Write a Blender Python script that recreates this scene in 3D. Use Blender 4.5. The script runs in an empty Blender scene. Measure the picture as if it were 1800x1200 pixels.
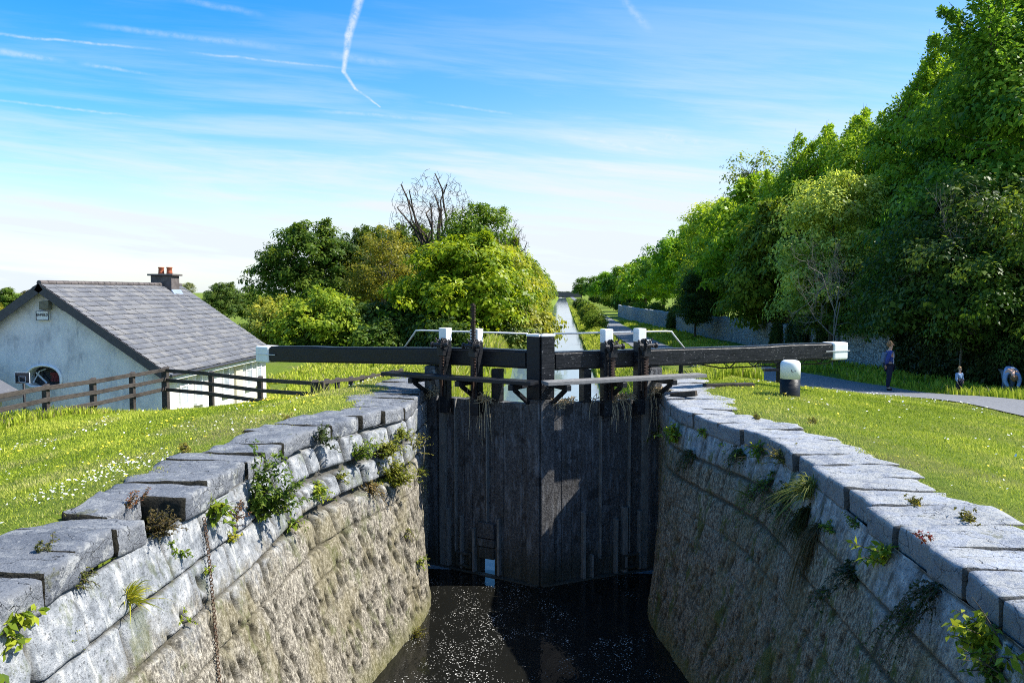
import bpy, bmesh, math, random
import numpy as np
from mathutils import Vector, Matrix
R = math.radians
rng = np.random.RandomState(7)
random.seed(7)
sc = bpy.context.scene
COL = sc.collection

# ------------------------------------------------------------------ camera
PS, PP = R(3.672), R(3.60)
CAMZ = 1.87
cam = bpy.data.cameras.new('camera'); cam.lens = 28; cam.sensor_width = 36; cam.clip_end = 5000; cam.clip_start = 0.05
camo = bpy.data.objects.new('camera', cam); COL.objects.link(camo)
camo.location = (0, 0, CAMZ); camo.rotation_euler = (R(90) - PP, 0, PS)
sc.camera = camo
_f = np.array([-math.sin(PS)*math.cos(PP), math.cos(PS)*math.cos(PP), -math.sin(PP)])
_r = np.array([math.cos(PS), math.sin(PS), 0]); _u = np.cross(_r, _f); _C = np.array([0, 0, CAMZ])
def ray(x, y): return _f + (x-900)/1400*_r + (600-y)/1400*_u
def at_z(x, y, z): d = ray(x, y); return _C + d*(z-CAMZ)/d[2]
def at_Y(x, y, Y): d = ray(x, y); return _C + d*Y/d[1]

# ------------------------------------------------------------------ numpy noise
def _hash(ix, iy, iz, seed):
    h = (ix*374761393 + iy*668265263 + iz*2147483647 + seed*1274126177) & 0xffffffff
    h = ((h ^ (h >> 13))*1274126177) & 0xffffffff
    h = (h ^ (h >> 16)) & 0xffffff
    return h/float(0xffffff)
def vnoise(x, y, z=0.0, seed=0):
    x = np.asarray(x, float); y = np.asarray(y, float); z = np.asarray(z, float)+0*x
    ix = np.floor(x).astype(np.int64); iy = np.floor(y).astype(np.int64); iz = np.floor(z).astype(np.int64)
    fx, fy, fz = x-ix, y-iy, z-iz
    fx = fx*fx*(3-2*fx); fy = fy*fy*(3-2*fy); fz = fz*fz*(3-2*fz)
    def c(a, b, d): return _hash(ix+a, iy+b, iz+d, seed)
    x00 = c(0,0,0)*(1-fx)+c(1,0,0)*fx; x10 = c(0,1,0)*(1-fx)+c(1,1,0)*fx
    x01 = c(0,0,1)*(1-fx)+c(1,0,1)*fx; x11 = c(0,1,1)*(1-fx)+c(1,1,1)*fx
    return (x00*(1-fy)+x10*fy)*(1-fz)+(x01*(1-fy)+x11*fy)*fz
def fbm(x, y, z=0.0, oct=4, seed=0):
    s = 0; a = .5; f = 1.; t = 0
    for k in range(oct):
        s = s + a*vnoise(np.asarray(x)*f, np.asarray(y)*f, np.asarray(z)*f, seed+k); t += a; a *= .5; f *= 2.03
    return s/t
def sstep(a, b, x):
    t = np.clip((np.asarray(x, float)-a)/(b-a), 0, 1); return t*t*(3-2*t)

# ------------------------------------------------------------------ object helpers
def tag(o, label=None, cat=None, group=None, kind=None):
    if label: o['label'] = label
    if cat: o['category'] = cat
    if group: o['group'] = group
    if kind: o['kind'] = kind
    return o
def empty(name, loc=(0,0,0), label=None, cat=None, group=None, rz=0):
    o = bpy.data.objects.new(name, None); COL.objects.link(o)
    o.location = loc; o.rotation_euler = (0, 0, rz); o.empty_display_size = .2
    return tag(o, label, cat, group)
def np_mesh(name, V, F, mat=None, parent=None, smooth=True, attrs=None, uv=None, offset=True):
    """V (n,3), F (m,k) all faces of one size -> object"""
    me = bpy.data.meshes.new(name)
    V = np.asarray(V, np.float32); F = np.asarray(F, np.int32)
    if parent is not None and offset:
        base = Vector((0,0,0)); q = parent
        while q is not None: base += q.location; q = q.parent
        V = V - np.array(base, np.float32)
    n, k = len(F), F.shape[1]
    me.vertices.add(len(V)); me.vertices.foreach_set('co', V.ravel())
    me.loops.add(n*k); me.loops.foreach_set('vertex_index', F.ravel())
    me.polygons.add(n); me.polygons.foreach_set('loop_start', np.arange(0, n*k, k, dtype=np.int32))
    me.polygons.foreach_set('loop_total', np.full(n, k, np.int32))
    if smooth: me.polygons.foreach_set('use_smooth', np.ones(n, bool))
    if uv is not None:
        l = me.uv_layers.new(name='uv'); l.data.foreach_set('uv', np.asarray(uv, np.float32)[F.ravel()].ravel())
    for an, av in (attrs or {}).items():
        a = me.attributes.new(an, 'FLOAT', 'POINT'); a.data.foreach_set('value', np.asarray(av, np.float32))
    me.update(calc_edges=True); me.validate()
    if mat: me.materials.append(mat)
    o = bpy.data.objects.new(name, me); COL.objects.link(o)
    if parent is not None: o.parent = parent
    return o
class MB:
    """collects solid pieces and links them as ONE mesh object"""
    def __init__(s, frame=None): s.bm = bmesh.new(); s.fr = frame
    def P(s, p):
        if s.fr is None: return Vector(p)
        o, a, b, c = s.fr; return o + a*p[0] + b*p[1] + c*p[2]
    def hexa(s, c8):
        v = [s.bm.verts.new(s.P(p)) for p in c8]
        for f in ((0,3,2,1),(4,5,6,7),(0,1,5,4),(1,2,6,5),(2,3,7,6),(3,0,4,7)): s.bm.faces.new([v[i] for i in f])
    def box(s, a, b):
        x0,y0,z0 = a; x1,y1,z1 = b
        s.hexa([(x0,y0,z0),(x1,y0,z0),(x1,y1,z0),(x0,y1,z0),(x0,y0,z1),(x1,y0,z1),(x1,y1,z1),(x0,y1,z1)]); return s
    def prism(s, prof, x0, x1, ax=0):
        """profile of (a,b) swept along axis ax"""
        def mk(q, t):
            p = [q[0], q[1]]; p.insert(ax, t); return s.P(p)
        A = [s.bm.verts.new(mk(q, x0)) for q in prof]; B = [s.bm.verts.new(mk(q, x1)) for q in prof]
        n = len(prof); s.bm.faces.new(A); s.bm.faces.new(B[::-1])
        for i in range(n): s.bm.faces.new([A[i], B[i], B[(i+1)%n], A[(i+1)%n]])
        return s
    def bar(s, p, q, w, h, up=(0,0,1)):
        p, q = Vector(p), Vector(q); d = (q-p).normalized(); u = Vector(up); sd = d.cross(u)
        if sd.length < 1e-4: sd = d.cross(Vector((1,0,0)))
        sd.normalize(); u = sd.cross(d).normalized(); a, b = sd*w/2, u*h/2
        s.hexa([p-a-b, p+a-b, p+a+b, p-a+b, q-a-b, q+a-b, q+a+b, q-a+b]); return s
    def tube(s, pts, rad, n=8, cap=True):
        pts = [s.P(p) for p in pts]; N = len(pts)
        if not hasattr(rad, '__len__'): rad = [rad]*N
        rings = []; ref = None
        for i in range(N):
            d = (pts[min(i+1,N-1)]-pts[max(i-1,0)])
            d = d.normalized() if d.length > 1e-9 else Vector((0,0,1))
            if ref is None: ref = d.orthogonal().normalized()
            ref = (ref - d*ref.dot(d)); ref = ref.normalized() if ref.length > 1e-6 else d.orthogonal().normalized()
            b = d.cross(ref)
            rings.append([s.bm.verts.new(pts[i] + (ref*math.cos(2*math.pi*k/n)+b*math.sin(2*math.pi*k/n))*rad[i]) for k in range(n)])
        for i in range(N-1):
            for k in range(n): s.bm.faces.new([rings[i][k], rings[i][(k+1)%n], rings[i+1][(k+1)%n], rings[i+1][k]])
        if cap:
            s.bm.faces.new(rings[0][::-1]); s.bm.faces.new(rings[-1])
        return s
    def lathe(s, prof, c=(0,0,0), n=16):
        rings = [[s.bm.verts.new(s.P((c[0]+r*math.cos(2*math.pi*k/n), c[1]+r*math.sin(2*math.pi*k/n), c[2]+z))) for k in range(n)] for r, z in prof]
        for i in range(len(prof)-1):
            for k in range(n): s.bm.faces.new([rings[i][k], rings[i][(k+1)%n], rings[i+1][(k+1)%n], rings[i+1][k]])
        s.bm.faces.new(rings[0][::-1]); s.bm.faces.new(rings[-1]); return s
    def ball(s, c, r, sub=2):
        c = s.P(c); r = Vector(r) if hasattr(r, '__len__') else Vector((r,r,r))
        bmesh.ops.create_icosphere(s.bm, subdivisions=sub, radius=1, matrix=Matrix.Translation(c) @ Matrix.Diagonal((*r, 1))); return s
    def build(s, name, mat, parent=None, bevel=0, smooth=False, seg=2, rough=0, rs=6, sub=0):
        bm = s.bm
        bmesh.ops.recalc_face_normals(bm, faces=bm.faces)
        if bevel: bmesh.ops.bevel(bm, geom=list(bm.edges), offset=bevel, segments=seg, affect='EDGES', profile=.6, clamp_overlap=True)
        if sub: bmesh.ops.subdivide_edges(bm, edges=list(bm.edges), cuts=sub, use_grid_fill=True)
        me = bpy.data.meshes.new(name)
        base = Vector((0,0,0)); p = parent
        while p is not None: base += p.location; p = p.parent
        if rough:
            co = np.array([v.co[:] for v in bm.verts]); d = np.stack([fbm(co[:,0]*rs+k*17, co[:,1]*rs, co[:,2]*rs, 3, 5+k)-.5 for k in range(3)], 1)*2*rough
            for v, q in zip(bm.verts, co+d): v.co = q
        for v in bm.verts: v.co -= base
        bm.to_mesh(me); bm.free()
        if smooth:
            for q in me.polygons: q.use_smooth = True
        me.materials.append(mat)
        o = bpy.data.objects.new(name, me); COL.objects.link(o)
        if parent is not None: o.parent = parent
        return o

# ------------------------------------------------------------------ material helpers
class NT:
    def __init__(s, name):
        s.m = bpy.data.materials.new(name); s.m.use_nodes = True; s.t = s.m.node_tree; s.t.nodes.clear()
        s.out = s.n('ShaderNodeOutputMaterial')
    def n(s, typ, **kw):
        nd = s.t.nodes.new(typ)
        for k, v in kw.items(): setattr(nd, k, v)
        return nd
    def l(s, a, b): s.t.links.new(a, b)
    def setin(s, nd, k, v):
        if v is None: return
        if isinstance(v, bpy.types.NodeSocket): s.l(v, nd.inputs[k])
        else: nd.inputs[k].default_value = v
    def math(s, op, a, b=None, c=None, clamp=False):
        nd = s.n('ShaderNodeMath', operation=op, use_clamp=clamp)
        for i, v in enumerate((a, b, c)): s.setin(nd, i, v)
        return nd.outputs[0]
    def vmath(s, op, a, b=None):
        nd = s.n('ShaderNodeVectorMath', operation=op)
        for i, v in enumerate((a, b)): s.setin(nd, i, v)
        return nd.outputs[0]
    def pos(s): return s.n('ShaderNodeNewGeometry').outputs['Position']
    def obj(s): return s.n('ShaderNodeTexCoord').outputs['Object']
    def scale(s, v, sc_): return s.vmath('MULTIPLY', v, sc_)
    def noise(s, v, scale, detail=4, rough=.55, dist=0):
        nd = s.n('ShaderNodeTexNoise'); s.setin(nd, 'Vector', v); s.setin(nd, 'Scale', scale); s.setin(nd, 'Detail', detail); s.setin(nd, 'Roughness', rough); s.setin(nd, 'Distortion', dist)
        return nd.outputs[0]
    def voro(s, v, scale, feature='F1', out='Distance'):
        nd = s.n('ShaderNodeTexVoronoi', feature=feature); s.setin(nd, 'Vector', v); s.setin(nd, 'Scale', scale); return nd.outputs[out]
    def ramp(s, f, stops, interp='LINEAR'):
        nd = s.n('ShaderNodeValToRGB'); nd.color_ramp.interpolation = interp; e = nd.color_ramp.elements
        while len(e) > 1: e.remove(e[-1])
        e[0].position = stops[0][0]; e[0].color = col4(stops[0][1])
        for p, c in stops[1:]: q = e.new(p); q.color = col4(c)
        s.l(f, nd.inputs[0]); return nd.outputs[0]
    def rng(s, f, a, b, c=0., d=1.):
        nd = s.n('ShaderNodeMapRange'); nd.interpolation_type = 'SMOOTHSTEP'
        for k, v in zip(('Value','From Min','From Max','To Min','To Max'), (f,a,b,c,d)): s.setin(nd, k, v)
        return nd.outputs[0]
    def mix(s, f, a, b, mode='MIX'):
        nd = s.n('ShaderNodeMix', data_type='RGBA', blend_type=mode)
        s.setin(nd, 'Factor', f); ins = [i for i in nd.inputs if i.name in ('A','B') and i.type == 'RGBA']
        for i, v in zip(ins, (a, b)):
            if isinstance(v, bpy.types.NodeSocket): s.l(v, i)
            else: i.default_value = col4(v)
        return [o for o in nd.outputs if o.type == 'RGBA'][0]
    def xyz(s, v):
        nd = s.n('ShaderNodeSeparateXYZ'); s.l(v, nd.inputs[0]); return nd.outputs
    def attr(s, name, out='Fac'): return s.n('ShaderNodeAttribute', attribute_name=name).outputs[out]
    def bump(s, h, strength=.5, dist=.02, normal=None):
        nd = s.n('ShaderNodeBump'); s.setin(nd, 'Height', h); nd.inputs['Strength'].default_value = strength; nd.inputs['Distance'].default_value = dist
        if normal is not None: s.l(normal, nd.inputs['Normal'])
        return nd.outputs[0]
    def pbr(s, color, rough=.7, normal=None, metal=0, spec=.4):
        b = s.n('ShaderNodeBsdfPrincipled'); s.setin(b, 'Base Color', col4(color) if not isinstance(color, bpy.types.NodeSocket) else color)
        s.setin(b, 'Roughness', rough); s.setin(b, 'Metallic', metal); s.setin(b, 'Specular IOR Level', spec)
        if normal is not None: s.l(normal, b.inputs['Normal'])
        s.l(b.outputs[0], s.out.inputs[0]); return s.m
def col4(c): return (*c, 1) if len(c) == 3 else tuple(c)

M = {}
def mk_simple(name, c, rough=.6, var=.25, scale=8, metal=0, bump=.15, bs=40, spec=.4):
    t = NT(name); p = t.obj(); n = t.noise(p, scale, 5); v = t.noise(p, bs, 3)
    c0 = tuple(x*(1-var) for x in c); c1 = tuple(min(1, x*(1+var)) for x in c)
    M[name] = t.pbr(t.ramp(n, [(.3, c0), (.7, c1)]), rough, t.bump(v, bump, .01), metal, spec); return M[name]

# ---- weathered limestone of the lock
def mk_lockstone(name, lowc1, lowc2, moss_amt, split):
    t = NT(name); p = t.pos(); x, y, z = t.xyz(p)[:3]
    n1 = t.noise(p, 1.3, 6, .62); n2 = t.noise(p, 9, 6, .65); n3 = t.noise(p, 45, 4, .6); n4 = t.noise(p, 120, 3, .6)
    streak = t.noise(t.scale(p, (7, 7, .55)), 1.6, 5, .6)
    ash = t.ramp(n2, [(.28, (.10,.11,.125)), (.45, (.23,.245,.26)), (.58, (.325,.335,.345)), (.72, (.55,.55,.53))])
    ash = t.mix(t.rng(n3, .55, .66, 0, .8), ash, (.075,.08,.085))
    ash = t.mix(t.rng(streak, .55, .72, 0, .7), ash, (.62,.62,.58))
    ash = t.mix(t.rng(streak, .42, .3, 0, .75), ash, (.075,.075,.07))
    n5 = t.noise(t.scale(p, (1, 1, .6)), 30, 6, .8)
    crust = t.ramp(n5, [(.36, (.022,.019,.016)), (.43, lowc1), (.51, lowc2), (.58, tuple(min(.6, x*1.9) for x in lowc2)), (.68, tuple(min(.62, x*2.4) for x in lowc2))])
    ash = t.mix(t.rng(n4, .57, .64, 0, .55), ash, (.06,.062,.066))
    crust = t.mix(t.rng(n4, .54, .66, 0, .85), crust, (.03,.028,.026))
    crust = t.mix(t.rng(streak, .56, .72, 0, .6), crust, tuple(min(.6, x*1.9+.03) for x in lowc2))
    crust = t.mix(t.rng(streak, .40, .30, 0, .7), crust, (.05,.045,.036))
    nb = t.noise(t.scale(p, (1, 1, .6)), 1.1, 4, .6)
    olive = t.rng(nb, .50, .62)
    crust = t.mix(t.math('MULTIPLY', olive, .45), crust, t.mix(n5, (.055,.05,.022), tuple(min(.5, x*y) for x, y in zip(lowc2, (1.25,1.15,.6)))))
    lim = t.math('ADD', z, t.math('MULTIPLY', t.math('SUBTRACT', n1, .5), 1.3))
    lim = t.math('ADD', lim, t.math('MULTIPLY', t.math('SUBTRACT', n2, .5), .6))
    low = t.rng(lim, split+.28, split-.28)
    c = t.mix(low, ash, crust)
    mo = t.math('MULTIPLY', t.rng(t.noise(t.scale(p, (1, 1, .6)), 2.6, 6, .75), .53, .62), moss_amt)
    c = t.mix(mo, c, t.mix(n3, (.03,.045,.008), (.12,.14,.02)))
    wet = t.rng(z, -2.95, -3.3)
    c = t.mix(t.math('MULTIPLY', wet, .6), c, t.mix(n2, (.05,.06,.01), (.17,.16,.05)))
    j = t.attr('joint')
    c = t.mix(t.math('MULTIPLY', j, .85), c, t.mix(n3, (.025,.022,.018), (.075,.065,.04)))
    h = t.math('ADD', t.math('MULTIPLY', n3, .6), t.math('MULTIPLY', n4, .35))
    M[name] = t.pbr(c, .92, t.bump(h, .9, .022), 0, .2)
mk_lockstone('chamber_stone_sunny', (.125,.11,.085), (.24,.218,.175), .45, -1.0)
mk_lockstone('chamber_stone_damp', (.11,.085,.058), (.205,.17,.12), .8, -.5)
def mk_coping(name, g=1.0, pale=.52):
    t = NT(name); p = t.pos(); oi = t.n('ShaderNodeObjectInfo').outputs['Random']; up = t.xyz(t.n('ShaderNodeNewGeometry').outputs['Normal'])[2]
    nb = t.n('ShaderNodeTexNoise'); t.l(p, nb.inputs['Vector']); nb.inputs['Scale'].default_value = 6; nb.inputs['Detail'].default_value = 5
    pw = t.vmath('ADD', p, t.scale(nb.outputs[1], (.22,.22,.22)))
    n1 = t.noise(p, 2.2, 6, .65); n2 = t.noise(pw, 6, 7, .7); n3 = t.noise(p, 26, 6, .7); n4 = t.noise(t.scale(p, (1, 2.5, 1)), 15, 5, .65)
    crack = t.rng(t.voro(t.scale(pw, (.5, 1.5, 1.6)), 2.2, 'DISTANCE_TO_EDGE'), .010, .0, 0, .8)
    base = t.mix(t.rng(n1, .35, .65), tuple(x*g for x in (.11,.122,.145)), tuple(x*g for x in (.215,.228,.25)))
    base = t.mix(t.math('MULTIPLY', oi, .45), base, t.mix(n1, (.20,.21,.225), (.36,.365,.37)))
    c = t.mix(t.rng(n2, pale, pale+.08, 0, .85), base, t.mix(n3, (.30,.31,.31), (.50,.50,.48)))      # pale lichen
    c = t.mix(t.rng(n3, .57, .66, 0, .85 if g == 1 else .4), c, (.055,.06,.07))
    c = t.mix(t.rng(n4, .37, .30, 0, .75), c, (.07,.072,.075))
    c = t.mix(t.rng(n4, .64, .70, 0, .75), c, (.55,.55,.52))
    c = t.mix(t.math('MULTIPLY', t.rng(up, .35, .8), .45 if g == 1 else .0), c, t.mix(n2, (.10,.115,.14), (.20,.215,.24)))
    c = t.mix(t.math('MULTIPLY', t.rng(t.noise(p, 3.1, 5, .7), .61, .68), .55), c, (.13,.13,.05))
    c = t.mix(t.math('MULTIPLY', crack, t.rng(n1, .45, .55)), c, (.02,.02,.02))
    if g > 1: c = t.mix(t.rng(up, .65, .2, 0, .62), c, t.mix(n2, (.06,.065,.07), (.22,.225,.23)))  # right coping: shade on the upright faces is painted into the colour
    c = t.mix(t.rng(t.attr('joint'), .35, .95, 0, 1 if g == 1 else .75), c, t.mix(n3, (.012,.011,.009), (.05,.045,.03)))
    h = t.math('SUBTRACT', t.math('ADD', t.math('MULTIPLY', n3, .6), t.math('MULTIPLY', n4, .7)), t.math('MULTIPLY', crack, .5))
    M[name] = t.pbr(c, .9, t.bump(h, 1.0, .045), 0, .25)
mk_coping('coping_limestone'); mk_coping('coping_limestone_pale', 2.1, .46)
# ---- ground, path, water
def mk_ground():
    t = NT('meadow_soil'); p = t.pos()
    n = t.noise(p, .35, 5, .6); n2 = t.noise(p, 5, 5, .65); n3 = t.noise(p, 40, 4, .6)
    c = t.ramp(n2, [(.25, (.075,.12,.014)), (.5, (.14,.20,.022)), (.75, (.22,.26,.04))])
    c = t.mix(t.rng(n, .5, .7, 0, .6), c, t.mix(n3, (.13,.12,.04), (.25,.22,.10)))
    c = t.mix(t.rng(n3, .6, .75, 0, .6), c, (.03,.04,.008))
    M['meadow_soil'] = t.pbr(c, .95, t.bump(n3, 1, .06), 0, .1)
mk_ground()
def mk_path():
    t = NT('worn_tarmac'); p = t.pos()
    n = t.noise(p, .9, 5, .6); n2 = t.noise(p, 12, 5, .7); n3 = t.noise(p, 160, 3, .6)
    c = t.ramp(n2, [(.3, (.12,.125,.135)), (.7, (.21,.215,.225))])
    c = t.mix(t.rng(n3, .55, .7, 0, .6), c, (.32,.31,.30))
    c = t.mix(t.rng(n, .6, .72, 0, .5), c, (.25,.23,.18))
    M['worn_tarmac'] = t.pbr(c, .9, t.bump(n3, .6, .01), 0, .3)
mk_path()
def mk_water(name, foam, deep):
    t = NT(name); p = t.pos()
    w1 = t.noise(t.scale(p, (1, .8, 1)), 1.6 if foam else .7, 3, .5, .6); w2 = t.noise(t.scale(p, (1, .45, 1)), 9 if foam else 5.0, 3, .55)
    h = t.math('ADD', t.math('MULTIPLY', w1, .8), t.math('MULTIPLY', w2, .45))
    b = t.n('ShaderNodeBsdfPrincipled'); c = t.mix(t.noise(p, 2.0, 4), deep, tuple(x*1.8 for x in deep))
    rough = .03
    if foam:
        warp = t.vmath('ADD', p, t.scale(t.n('ShaderNodeTexNoise').outputs[1], (.0, .0, .0)))
        v1 = t.voro(warp, 12); v2 = t.voro(t.vmath('ADD', t.scale(p, (1, 1.6, 1)), (3.1, 7.7, 0)), 9); v3 = t.voro(t.vmath('ADD', p, (13.1, 2.7, 0)), 25)
        dens = t.noise(p, 1.1, 4, .6)
        thr = t.math('MULTIPLY', dens, .27)
        f1 = t.math('LESS_THAN', v1, thr); f2 = t.math('LESS_THAN', v2, t.math('MULTIPLY', dens, .16)); f3 = t.math('LESS_THAN', v3, t.math('MULTIPLY', dens, .40))
        brk = t.rng(t.noise(p, 60, 3, .6), .38, .55)
        f = t.math('MULTIPLY', t.math('MAXIMUM', t.math('MAXIMUM', f1, f2), f3), brk)
        f = t.math('MULTIPLY', f, t.rng(t.noise(t.scale(p, (1.5, .7, 1)), 1.0, 6, .7), .46, .60))
        c = t.mix(f, c, (.62,.61,.57)); rough = t.math('ADD', t.math('MULTIPLY', f, .7), .04)
    t.setin(b, 'Base Color', c); t.setin(b, 'Roughness', rough); b.inputs['IOR'].default_value = 1.33; b.inputs['Specular IOR Level'].default_value = .5
    t.l(t.bump(h, .12 if foam else .10, .08 if foam else .1), b.inputs['Normal']); t.l(b.outputs[0], t.out.inputs[0]); M[name] = t.m
mk_water('dark_lock_water', True, (.006,.006,.005)); mk_water('canal_surface', False, (.10,.15,.19))
# ---- leaves and grass : colour of the thing (object colour) times a tint that differs from leaf to leaf
def mk_leaf(name, use_obj=True, base=(.08,.12,.015), trans=.52, gloss=.008):
    t = NT(name)
    c = t.n('ShaderNodeObjectInfo').outputs['Color'] if use_obj else t.n('ShaderNodeRGB').outputs[0]
    if not use_obj: c.node.outputs[0].default_value = col4(base)
    k = t.attr('tint')
    hs = t.n('ShaderNodeHueSaturation'); t.l(c, hs.inputs['Color'])
    t.l(t.rng(k, 0, 1, .525, .47), hs.inputs['Hue']); t.l(t.rng(k, 0, 1, .58, 1.75), hs.inputs['Value']); hs.inputs['Saturation'].default_value = 1.0
    d = t.n('ShaderNodeBsdfDiffuse'); t.l(hs.outputs[0], d.inputs[0])
    tr = t.n('ShaderNodeBsdfTranslucent'); t.l(t.mix(1.0, hs.outputs[0], (1.25,1.15,.6), 'MULTIPLY'), tr.inputs[0])
    g = t.n('ShaderNodeBsdfGlossy'); g.inputs['Roughness'].default_value = .45; g.inputs[0].default_value = (1,1,1,1)
    a = t.n('ShaderNodeMixShader'); a.inputs[0].default_value = trans; t.l(d.outputs[0], a.inputs[1]); t.l(tr.outputs[0], a.inputs[2])
    fr = t.n('ShaderNodeFresnel'); fr.inputs[0].default_value = 1.35
    b = t.n('ShaderNodeMixShader'); t.l(t.math('MULTIPLY', fr.outputs[0], gloss*3), b.inputs[0]); t.l(a.outputs[0], b.inputs[1]); t.l(g.outputs[0], b.inputs[2])
    t.l(b.outputs[0], t.out.inputs[0]); M[name] = t.m
mk_leaf('leaf'); 
def mk_grass():
    t = NT('lawn_blade'); k = t.attr('tint'); dry = t.attr('dry')
    c = t.ramp(k, [(0, (.17,.25,.022)), (.5, (.41,.48,.045)), (1, (.62,.62,.12))])
    c = t.mix(dry, c, t.ramp(k, [(0, (.34,.28,.12)), (1, (.62,.54,.28))]))
    d = t.n('ShaderNodeBsdfDiffuse'); t.l(c, d.inputs[0]); tr = t.n('ShaderNodeBsdfTranslucent'); t.l(c, tr.inputs[0])
    a = t.n('ShaderNodeMixShader'); a.inputs[0].default_value = .35; t.l(d.outputs[0], a.inputs[1]); t.l(tr.outputs[0], a.inputs[2])
    t.l(a.outputs[0], t.out.inputs[0]); M['lawn_blade'] = t.m
mk_grass()
def mk_bark(name, c0, c1):
    t = NT(name); p = t.obj(); n = t.noise(t.scale(p, (6, 6, 1.2)), 2.5, 5, .65)
    M[name] = t.pbr(t.ramp(n, [(.3, c0), (.7, c1)]), .9, t.bump(n, .8, .03), 0, .1)
mk_bark('bark', (.035,.028,.02), (.13,.11,.085)); mk_bark('pale_bark', (.12,.11,.09), (.30,.28,.24)); mk_bark('dark_twig', (.03,.025,.02), (.09,.075,.06))
# ---- gate timber and paint
def mk_tar(name, chips):
    t = NT(name); p = t.pos(); n = t.noise(t.scale(p, (1.5, 1.5, 9)), 3, 5, .65); n2 = t.noise(t.scale(p, (8, 8, 26)), 2.2, 5, .7); g = t.noise(t.scale(p, (5, 5, 60)), 2, 4, .6)
    c = t.ramp(n, [(.3, (.006,.0065,.008)), (.7, (.020,.021,.024))])
    c = t.mix(t.rng(n2, chips, chips+.06, 0, .85), c, t.mix(g, (.20,.20,.20), (.48,.47,.45)))
    M[name] = t.pbr(c, t.rng(n, .3, .7, .3, .55), t.bump(g, .35, .01), 0, .22)
mk_tar('tarred_timber', .69); mk_tar('chipped_tarred_timber', .615)
def mk_gateface():
    t = NT('wet_gate_planking'); p = t.pos(); z = t.xyz(p)[2]
    n = t.noise(t.scale(p, (4, 4, .8)), 2.5, 6, .65); n2 = t.noise(p, 30, 5, .7); n3 = t.noise(p, 3.5, 5, .65)
    c = t.ramp(n2, [(.3, (.022,.021,.022)), (.5, (.065,.064,.066)), (.72, (.15,.147,.143))])
    c = t.mix(t.rng(n, .5, .64, 0, .7), c, (.17,.175,.185))
    c = t.mix(t.rng(n3, .56, .66, 0, .8), c, (.022,.02,.02))
    c = t.mix(t.rng(n, .42, .32, 0, .6), c, (.035,.03,.02))
    c = t.mix(t.rng(z, -2.5, -3.2, 0, .75), c, t.mix(n2, (.012,.013,.008), (.05,.05,.03)))
    M['wet_gate_planking'] = t.pbr(c, .8, t.bump(t.math('ADD', n2, t.math('MULTIPLY', n, .6)), .7, .02), 0, .3)
mk_gateface()
def mk_whitepaint():
    global M
    t = NT('white_paint'); p = t.pos(); n = t.noise(p, 14, 5, .7); n2 = t.noise(p, 3, 4)
    c = t.mix(t.rng(n, .63, .72, 0, .8), t.ramp(n2, [(.3, (.70,.71,.71)), (.7, (.84,.84,.82))]), (.22,.2,.18))
    M['white_paint'] = t.pbr(c, .5, t.bump(n, .2, .01), 0, .4)
mk_whitepaint()
def mk_wood(name, c0, c1, ax=(1,1,8)):
    t = NT(name); p = t.pos(); n = t.noise(t.scale(p, ax), 4, 6, .7); n2 = t.noise(p, 2.2, 4)
    c = t.ramp(n, [(.28, c0), (.7, c1)]); c = t.mix(t.rng(n2, .55, .7, 0, .5), c, tuple(x*.45 for x in c0))
    M[name] = t.pbr(c, .85, t.bump(n, .5, .01), 0, .2)
mk_wood('worn_edge', (.09,.09,.088), (.22,.215,.20), (4, 4, 1.5)); mk_wood('grey_plank', (.09,.09,.092), (.27,.265,.255), (3, 3, 30)); mk_wood('fence_timber', (.022,.019,.017), (.095,.082,.072), (2, 2, 14))
mk_simple('rusty_iron', (.05,.03,.022), .75, .5, 20, .3, .4, 90); mk_simple('black_iron', (.02,.02,.022), .5, .4, 14, .4, .3, 60)
mk_simple('galvanised_rail', (.62,.63,.64), .45, .12, 10, .2, .1); mk_simple('straw', (.36,.285,.175), .9, .5, 30)
mk_simple('terracotta', (.45,.13,.06), .8, .2, 12); mk_simple('chimney_render', (.11,.095,.09), .9, .35, 5); mk_simple('cream_render', (.60,.55,.42), .9, .08, 2)
mk_simple('upvc_white', (.80,.81,.82), .35, .05, 3, bump=.02); mk_simple('dark_glass', (.03,.035,.04), .06, .2, 2, bump=.0, spec=.8)
mk_simple('navy_cloth', (.012,.014,.035), .9, .3, 25); mk_simple('blue_jacket', (.03,.05,.22), .8, .3, 18); mk_simple('pale_blue_cloth', (.22,.33,.52), .9, .2, 18)
mk_simple('grey_blue_bag', (.10,.14,.22), .8, .3, 18); mk_simple('skin', (.55,.33,.24), .55, .08, 20); mk_simple('brown_hair', (.24,.14,.07), .8, .4, 60); mk_simple('fair_hair', (.38,.24,.11), .8, .4, 60)
mk_simple('shoe_leather', (.012,.011,.011), .5, .3, 20); mk_simple('white_shirt', (.68,.64,.62), .85, .1, 20)
mk_simple('sign_plate', (.74,.74,.70), .5, .08, 12); mk_simple('sign_frame', (.05,.05,.055), .5, .2, 12); mk_simple('red_brick', (.24,.05,.045), .9, .4, 22); mk_simple('lead_flashing', (.42,.47,.55), .4, .15, 9, .5)
mk_simple('daisy', (.82,.82,.78), .8, .05, 3); mk_simple('buttercup', (.75,.58,.03), .7, .1, 3); mk_simple('grit_concrete', (.40,.39,.37), .9, .25, 9); mk_simple('lamp_casing', (.13,.125,.10), .4, .3, 9)
mk_simple('curtained_pane', (.42,.46,.52), .08, .25, 2, bump=0, spec=.7); mk_simple('eye_dark', (.03,.02,.015), .3, .1, 3)
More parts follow.
